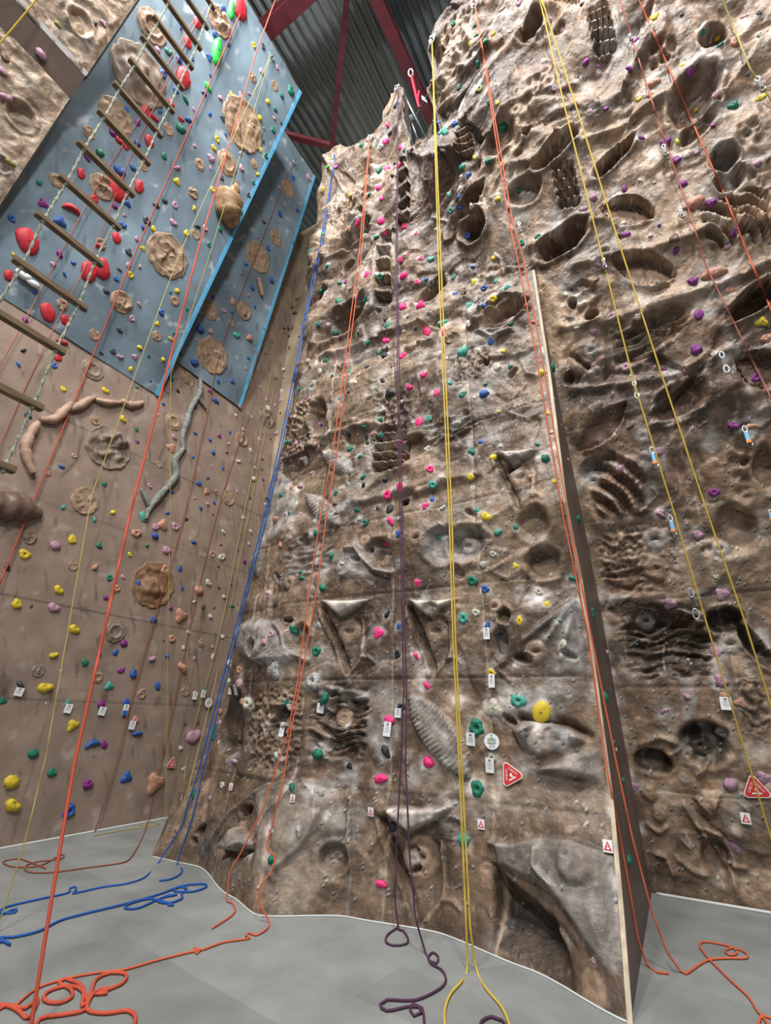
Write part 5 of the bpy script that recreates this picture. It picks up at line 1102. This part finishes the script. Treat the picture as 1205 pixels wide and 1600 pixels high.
rope([at_depth(90, -50, 6.2), at_depth(56, 0, 6.2), at_depth(0, 68, 6.2), at_depth(-40, 118, 6.2)], 'yellow', .012, 'thick yellow rope crossing the top left corner, the lower strand', G_h)
rope([at_depth(50, -50, 6.3), at_depth(13, 0, 6.3), at_depth(-20, 38, 6.3)], 'yellow', .012, 'yellow rope at the extreme top left corner, the upper strand', G_h)

# ------------------------------------------------------------------ rope ladder in front of the blue overhang
SL_ = -3.5
RU = [(319, 0, 337, 22), (289, 0, 327, 45), (257, 2, 312, 75), (240, 30, 299, 105), (222, 60, 284, 137), (200, 94, 269, 173), (177, 131, 250, 211), (152, 174, 231, 254), (122, 221, 206, 303), (92, 272, 184, 355), (55, 331, 156, 412), (15, 400, 130, 480), (-30, 476, 96, 549), (-75, 560, 61, 636), (-125, 668, 17, 733)]
zr_ = []
for a in RU[2:]: p = onS(a[2], a[3], SL_); zr_.append(stz(p)[1:])
lad = empty('rope_ladder', Matrix.Translation(W(SL_, 1.0, 3.0)))
tag(lad, 'rope ladder with dark wooden rungs hanging in front of the blue overhang', 'rope ladder')
inv = lad.matrix_world.inverted()
M_lrope = material('pale_twisted_ladder_rope', (.33, .36, .29), .7, .2, noise=.6, nscale=60, stretch=(1, 1, .6))
zl = [z for t, z in zr_]; tl2 = [t for t, z in zr_]
dzr = (zl[0]-zl[-1])/(len(zl)-1)
rows = [(tl2[0]+.0, zl[0]+2*dzr), (tl2[0]+.0, zl[0]+dzr)]+[(t, z) for t, z in zr_]
for (t1, z) in rows:
    vs, fs = box_vf((-.024, -.26, -.027), (.024, .26, .027)); o = mk('rung', vs, fs, M_wood, lad)
    o.matrix_local = inv @ (Matrix.Translation(W(SL_, t1-.235, z)) @ Matrix.Rotation(math.radians(-30), 4, 'Z'))
    bm = bmesh.new(); bm.from_mesh(o.data); bmesh.ops.bevel(bm, geom=bm.edges[:], offset=.006, segments=2, affect='EDGES'); bm.to_mesh(o.data); bm.free()
for off in (-.435, -.035):
    pts = [inv @ W(SL_, rows[0][0]+off, rows[0][1]+1.2)]
    for t1, z in rows: pts.append(inv @ W(SL_, t1+off, z))
    P = catmull(pts, .03); vs, fs = [], []
    for ph in (0, math.pi):                         # two strands laid round each other
        Q = [p+Vector((math.cos(i*.9+ph), math.sin(i*.9+ph), 0))*.0055 for i, p in enumerate(P)]; tube_vf(Q, .006, 6, vs, fs)
    mk('side_rope', vs, fs, M_lrope, lad, smooth=True)
    for t1, z in rows:
        p = inv @ W(SL_, t1+off, z); k_ = mk('knot', *tube_vf([p+Vector((0, 0, -.05)), p+Vector((0, 0, -.03)), p+Vector((0, 0, .03)), p+Vector((0, 0, .05))], .024, 8, rfun=lambda u: .008+.012*math.sin(u*math.pi)), M_lrope, lad, smooth=True)

# ------------------------------------------------------------------ cards, stickers and signs
def text_mesh(txt, size, mat, parent, loc, rot=0, name='lettering'):
    cu = bpy.data.curves.new(name, 'FONT'); cu.body = txt; cu.size = size; cu.align_x = 'CENTER'; cu.align_y = 'CENTER'; cu.extrude = .0006
    tmp = bpy.data.objects.new('tmp', cu); C.objects.link(tmp); dg_ = bpy.context.evaluated_depsgraph_get()
    me = bpy.data.meshes.new_from_object(tmp.evaluated_get(dg_)); bpy.data.objects.remove(tmp); bpy.data.curves.remove(cu)
    me.materials.clear(); me.materials.append(mat); o = bpy.data.objects.new(name, me); C.objects.link(o); o.parent = parent
    o.matrix_local = Matrix.Translation(loc) @ Matrix.Rotation(rot, 4, 'Z'); return o
M_ink = material('grey_print', (.16, .17, .19), .6, .2); M_wtext = material('white_print', (.75, .72, .70), .5, .3); M_logog = material('green_print', (.10, .42, .06), .5, .3); M_logor = material('red_print', (.5, .05, .04), .5, .3); M_logob = material('blue_print', (.03, .12, .38), .5, .3)
TAGS = [(28, 1081, 12, 13, 'white route card under the dark hold near the left edge'), (105, 1107, 11, 14, 'white route card under the small turquoise hold left of the long red rope'), (158, 1111, 11, 13, 'white route card under the purple hold right of the long red rope'),
 (205, 1133, 10, 13, 'white route card under the small terracotta hold on the brown wall'), (303, 1087, 8, 12, 'white route card under the small cream hold near the round logo plate'), (316, 1084, 8, 12, 'white route card under the small green hold by the round logo plate'),
 (359, 1077, 8, 14, 'white route card left of a pair beside the blue rope'), (371, 1077, 8, 14, 'white route card right of a pair beside the blue rope'), (503, 1106, 12, 13, 'white route card under the flat green hold on the tower'), (624, 1114, 11, 12, 'white route card under the black ring hold on the purple rope'),
 (607, 1139, 12, 19, 'white route card under the small pink hold left of the purple rope'), (737, 1154, 14, 17, 'white route card under the green star hold beside the yellow rope'), (762, 990, 10, 16, 'white route card under the blue hold in the tower middle'), (770, 1064, 10, 18, 'white route card under the small yellow hold on the tower'),
 (767, 1195, 13, 19, 'white route card under the cream ring hold below the round logo plate'), (1134, 1099, 15, 17, 'white route card on the right rock wall'), (442, 1143, 8, 14, 'narrow white route card beside the orange ropes on the rough patch')]
def card(px, py, w, h, label, mat=M_white, name='route_card', tilt=0.0, off=.03):
    loc, n, d = cast(px, py); k = depth_of(loc)/FOC; M = frame(loc+n*off, n, tilt); e = empty(name, M); tag(e, label, 'route card', 'route cards beneath the first holds')
    w, h = w*k, h*k*1.1; vs, fs = box_vf((-w/2, -h/2, -.002), (w/2, h/2, .002)); crd = mk('card', vs, fs, mat, e)
    vs, fs = box_vf((-w*.14, h*.24, .002), (w*.14, h*.40, .0032))
    for i in range(4): box_vf((-w*.3+.0*i, h*(.12-.11*i), .002), (w*(.3-.06*(i % 2)), h*(.145-.11*i), .003), vs, fs)
    mk('printing', vs, fs, M_ink, crd); return e
for i, (x, y, w, h, lb) in enumerate(TAGS): card(x, y, w*(1.0 if x < 330 else 1), h*(.85 if x < 330 else 1), lb, tilt=(-.12 if x < 620 else -.05))
e = card(195, 1109, 10, 14, 'route card with a blue lower half under the blue hold on the brown wall')
vs, fs = box_vf((-.05, -.085, .0035), (.05, -.01, .005)); mk('blue_band', vs, fs, M_logob, e)
e = card(333, 1143, 8, 19, 'teal and white route card beside the blue rope', material('teal_card', (.02, .22, .26), .5, .3))
def rounded_tri(R_, rc, n=6):
    pts = []
    for k in range(3):
        a = math.pi/2+k*2*math.pi/3; cx, cy = math.cos(a)*(R_-rc*2), math.sin(a)*(R_-rc*2)
        for j in range(n+1): b = a-math.pi/3+j*(2*math.pi/3)/n; pts.append((cx+math.cos(b)*rc, cy+math.sin(b)*rc))
    return pts
def check_sign(px, py, rpx, rot, label):
    loc, n, d = cast(px, py); R_ = rpx*depth_of(loc)/FOC; e = empty('check_sign', frame(loc+n*.035, n, rot)); tag(e, label, 'sign', 'red triangular check signs')
    mk('backing', *prism_vf(rounded_tri(R_*1.22, R_*.26), -.003, .002), M_wtext, e)
    face = mk('red_face', *prism_vf(rounded_tri(R_*1.09, R_*.21), .002, .0035), M_redsign, e)
    text_mesh('CHECK!', R_*.235, M_wtext, face, (-R_*.30, R_*.13, .004), math.radians(60)); text_mesh('CHECK!', R_*.235, M_wtext, face, (R_*.30, R_*.13, .004), math.radians(-60))
    vs, fs = prism_vf([(-.1*R_, -.02*R_), (.0, .14*R_), (.13*R_, .08*R_), (.10*R_, -.12*R_), (.18*R_, -.22*R_), (-.02*R_, -.20*R_)], .0035, .005)
    prism_vf([(-.34*R_, -.36*R_), (.34*R_, -.36*R_), (.30*R_, -.25*R_), (-.30*R_, -.25*R_)], .0035, .005, vs, fs); mk('white_symbol', vs, fs, M_wtext, face)
    mk('screw', *tube_vf([Vector((0, .17*R_, .003)), Vector((0, .17*R_, .008))], .05*R_, 10), M_black, e)
check_sign(800, 1210, 19, math.radians(28), 'red triangular check sign on the tower below the grey facet')
check_sign(1180, 1231, 20, math.radians(4), 'red triangular check sign at the right edge behind the yellow rope')
check_sign(266, 1193, 9, math.radians(-8), 'small red triangular check sign on the brown left wall')
def warn_card(px, py, w, label):
    loc, n, d = cast(px, py); w = w*depth_of(loc)/FOC; e = empty('warning_card', frame(loc+n*.03, n, -.04)); tag(e, label, 'warning card', 'small white warning cards near the mat')
    vs, fs = box_vf((-w/2, -w*.6, -.0015), (w/2, w*.6, .0015)); mk('card', vs, fs, M_white, e)
    mk('red_triangle', *prism_vf([(-.42*w, -.42*w), (.42*w, -.42*w), (0, .48*w)], .0015, .0028), M_redsign, e)
    vs, fs = box_vf((-.16*w, -.30*w, .0028), (.16*w, -.12*w, .004)); box_vf((-.04*w, -.08*w, .0028), (.04*w, .18*w, .004), vs, fs); mk('mark', vs, fs, M_wtext, e)
for x, y, w, lb in [(582, 1267, 10, 'white card with red triangle between orange and purple ropes'), (754, 1287, 11, 'white card with red triangle just right of the yellow ropes'), (460, 1247, 9, 'white card with red triangle below the dark green hold left of the pale seam'),
                    (364, 1229, 8, 'white card with red triangle on the sloping skirt beside the blue rope'), (950, 1322, 14, 'largest white card with red triangle, at the pale arete'), (1164, 1277, 13, 'white card with red triangle on the right wall below the check sign')]: warn_card(x, y, w, lb)
def logo_plate(px, py, rpx, label):
    loc, n, d = cast(px, py); R_ = rpx*depth_of(loc)/FOC; e = empty('round_logo_plate', frame(loc+n*.04, n, 0)); tag(e, label, 'logo plate', 'round white logo plates')
    cir = lambda r, cx=0, cy=0, k=28: [(cx+r*math.cos(2*math.pi*i/k), cy+r*math.sin(2*math.pi*i/k)) for i in range(k)]
    mk('plate', *prism_vf(cir(R_), -.003, .002), M_white, e)
    def ann(cx, cy, r0, r1, m, nm):
        vs = []; fs = []
        for i in range(24):
            a = 2*math.pi*i/24
            for r_ in (r0, r1): vs.append((cx+r_*math.cos(a), cy+r_*math.sin(a), .0034))
        for i in range(24): j = (i+1) % 24; fs.append((2*i, 2*i+1, 2*j+1, 2*j))
        mk(nm, vs, fs, m, e)
    ann(-.36*R_, .18*R_, .10*R_, .18*R_, M_logor, 'red_ring'); ann(.36*R_, .18*R_, .10*R_, .18*R_, M_logob, 'blue_ring')
    vs, fs = prism_vf([(-.2*R_, .38*R_), (0, .58*R_), (.22*R_, .40*R_), (.16*R_, .12*R_), (0, -.02*R_), (-.17*R_, .12*R_)], .002, .0036); mk('green_shape', vs, fs, M_logog, e)
    mk('tick', *prism_vf([(-.10*R_, .22*R_), (-.03*R_, .12*R_), (.12*R_, .34*R_), (.08*R_, .36*R_), (-.03*R_, .19*R_), (-.07*R_, .25*R_)], .0036, .0044), M_white, e)
    vs, fs = prism_vf(cir(.11*R_, 0, .74*R_, 12), .002, .0036); box_vf((-.58*R_, -.24*R_, .002), (.58*R_, -.12*R_, .0034), vs, fs); box_vf((-.38*R_, -.44*R_, .002), (.38*R_, -.36*R_, .0034), vs, fs)
    box_vf((-.34*R_, -.72*R_, .002), (-.06*R_, -.62*R_, .0034), vs, fs); box_vf((.10*R_, -.72*R_, .002), (.36*R_, -.62*R_, .0034), vs, fs); mk('printing', vs, fs, M_ink, e)
logo_plate(769, 1158, 11.5, 'round white logo plate with green tick on the tower'); logo_plate(324, 1098, 7, 'small round white logo plate in the corner beside the blue rope')

# ------------------------------------------------------------------ quickdraws, slings, anchors, steelwork
M_bluew = material('light_blue_webbing', (.16, .38, .60), .6, .3); M_orw = material('orange_rubber_keeper', (.75, .22, .03), .5, .3); M_redw = material('red_sling_webbing', (.55, .02, .05), .6, .3)
def oval(cx, cz, a, b, tilt=0, n=20): return [Vector((cx+a*math.cos(2*math.pi*i/n)*(1-.18*math.sin(2*math.pi*i/n)), 0, cz+b*math.sin(2*math.pi*i/n))) for i in range(n+1)]
def quickdraw(x0, y0, x1, y1, mat, label, low=M_steel):
    A = top_at(x0, y0, .03); dz = None
    loc, n, d = cast(x0, y0); L = max(.12, math.hypot(x1-x0, y1-y0)*depth_of(loc)/FOC*1.1*1.0)
    e = empty('quickdraw', frame(A+n*.02, Vector(-D2), 0)); tag(e, label, 'quickdraw', 'quickdraws and slings clipped to the right wall')
    # local y is up here
    R2 = Matrix.Rotation(math.radians(-90), 4, 'X')
    def put(nm, pts, r, m, n_=7): return mk(nm, *tube_vf([Vector((p.x, p.z, .012)) for p in pts], r, n_), m, e, smooth=True)
    h_ = L*.28
    k1 = put('top_carabiner', oval(0, -h_*.5, h_*.26, h_*.55), .007, M_steel); k2 = put('bottom_carabiner', oval(0, -L+h_*.5, h_*.30, h_*.62), .008, low)
    for kk, cy, a_ in ((k1, -h_*.5, h_*.26), (k2, -L+h_*.5, h_*.30)): mk('gate', *tube_vf([Vector((a_*.97, cy-h_*.22, .014)), Vector((a_*.97, cy+h_*.2, .014))], .0075, 6), M_steel, kk)
    vs, fs = box_vf((-.016, -L+h_*.9, .008), (.016, -h_*.8, .017)); mk('webbing', vs, fs, mat, e)
    if mat is M_bluew: vs, fs = box_vf((-.02, -L+h_*.85, .006), (.02, -L+h_*1.25, .02)); mk('keeper', vs, fs, M_orw, e)
quickdraw(990, 597, 996, 625, M_black, 'black quickdraw hanging behind the left yellow strand')
quickdraw(1126, 552, 1136, 585, M_black, 'black quickdraw with open silver carabiner between yellow and orange ropes')
quickdraw(1018, 700, 1023, 734, M_bluew, 'light blue quickdraw beside the pale pink hold on the left yellow strand', M_black)
quickdraw(1161, 668, 1171, 702, M_bluew, 'light blue quickdraw below the terracotta hook hold', M_black)
quickdraw(1046, 806, 1052, 838, M_bluew, 'light blue quickdraw just above the rough sandy patch', M_black)
quickdraw(1078, 920, 1088, 960, M_black, 'long black quickdraw beside the yellow rope lower down')
quickdraw(1181, 125, 1177, 160, M_black, 'black sling hanging in the upper right corner', M_black)
quickdraw(1036, 230, 1042, 254, M_black, 'small dark sling by the thin pale red rope, upper right wall', M_black)
quickdraw(1062, 328, 1068, 348, M_black, 'small dark sling below the terracotta nose hold', M_black)
quickdraw(983, 58, 982, 74, M_black, 'smallest dark sling high up on the right wall', M_black)
quickdraw(812, 350, 817, 370, M_black, 'black sling holding the orange ropes above the arete', M_black)
quickdraw(943, 405, 945, 425, M_black, 'small dark sling beside the left yellow strand below the leaf recess', M_black)
quickdraw(1202, 798, 1206, 818, M_bluew, 'light blue quickdraw cut by the right edge of the picture', M_black)
def anchor(px, py, label):
    c_ = cast(px, py)
    if not c_: return
    loc, n, d = c_; e = empty('rope_anchor', frame(loc+n*.02, n)); tag(e, label, 'rope anchor', 'steel rope anchors along the wall tops')
    vs, fs = box_vf((-.06, -.03, -.02), (.06, .03, .01)); mk('plate', vs, fs, M_steel, e)
    pts = [Vector((.045*math.cos(a), -.05+.06*math.sin(a), .03)) for a in np.linspace(0, 2*math.pi, 16)]; mk('ring', *tube_vf(pts, .009, 6), M_steel, e, smooth=True)
    mk('eye_bolt', *tube_vf([Vector((0, 0, 0)), Vector((0, 0, .05))], .014, 8), M_steel, e)
for x, y, lb in [(524, 244, 'steel anchor at the top of the blue rope'), (579, 216, 'steel anchor at the top of the orange rope on the tower'), (622, 138, 'steel anchor on the tip of the tower spire'), (677, 62, 'steel anchor at the top of the middle yellow rope'),
                 (743, 6, 'steel anchor above the orange rope at the top edge'), (424, 88, 'steel anchor near the top corner of the big blue overhang'), (459, 252, 'steel anchor high on the recessed blue overhang')]: anchor(x, y, lb)
# strut behind the spire
dep = wall_depth(622, 150)+.25
A = at_depth(627, 140, dep); B = at_depth(645, 240, dep*1.0); e = empty('steel_strut', Matrix.Translation(B)); tag(e, 'grey steel scaffold strut propping the right side of the tower spire', 'strut')
def rel(p): return Vector(p)-B
mk('pole', *tube_vf([rel(A), rel(at_depth(646, 250, dep))], .05, 12), M_steel, e, smooth=True)
mk('brace', *tube_vf([rel(A), rel(at_depth(668, 222, dep+.3))], .022, 8), M_steel, e, smooth=True)
mk('brace', *tube_vf([rel(at_depth(641, 185, dep)), rel(at_depth(656, 228, dep+.1))], .018, 8), M_steel, e, smooth=True)
mk('clamp', *tube_vf([rel(at_depth(629, 189, dep)), rel(at_depth(645, 185, dep))], .065, 10), M_steel, e, smooth=True)
# red sling hung from the roof beam, with a card on a cord
dep2 = dep+.6
e = empty('red_sling', Matrix.Translation(at_depth(642, 112, dep2))); tag(e, 'red webbing sling hanging from the roof beam right of the spire', 'sling'); B = at_depth(642, 112, dep2)
mk('webbing', *tube_vf([rel(at_depth(643, 118, dep2)), rel(at_depth(648, 140, dep2)), rel(at_depth(655, 168, dep2))], .028, 6), M_redw, e)
mk('webbing', *tube_vf([rel(at_depth(655, 168, dep2)), rel(at_depth(653, 155, dep2)), rel(at_depth(655, 142, dep2))], .02, 6), M_redw, e)
mk('carabiner', *tube_vf([rel(at_depth(642+3.5*math.cos(a), 114+6*math.sin(a), dep2)) for a in np.linspace(0, 2*math.pi, 16)], .018, 6), M_steel, e, smooth=True)
e = empty('cord_tag', Matrix.Translation(at_depth(663, 155, dep2))); tag(e, 'white tag on a thin dark cord between spire and right wall', 'tag'); B = at_depth(663, 155, dep2)
mk('cord', *tube_vf([rel(at_depth(645, 190, dep2)), rel(at_depth(663, 158, dep2)), rel(at_depth(685, 116, dep2))], .012, 5), M_black, e)
mk('white_plate', *prism_vf([(-.06, -.12), (.06, -.10), (.05, .12), (-.05, .12)], -.005, .005), M_white, e).rotation_euler = (math.radians(80), 0, .5)

# ------------------------------------------------------------------ pale strips where mat meets wall
strip('baseboard_left', [W(S_L+.02, t, .01) for t in np.linspace(-1, 7.4, 12)], .03)
strip('baseboard_right', [W(s, 6.6-.05, .012) for s in np.linspace(-.5, 4, 10)], .03)
strip('baseboard_front', [W(s, float(Tfront(np.array([s]), np.array([0.]))[0])-.012, .006) for s in np.linspace(-5.78, -.57, 90)], .014)
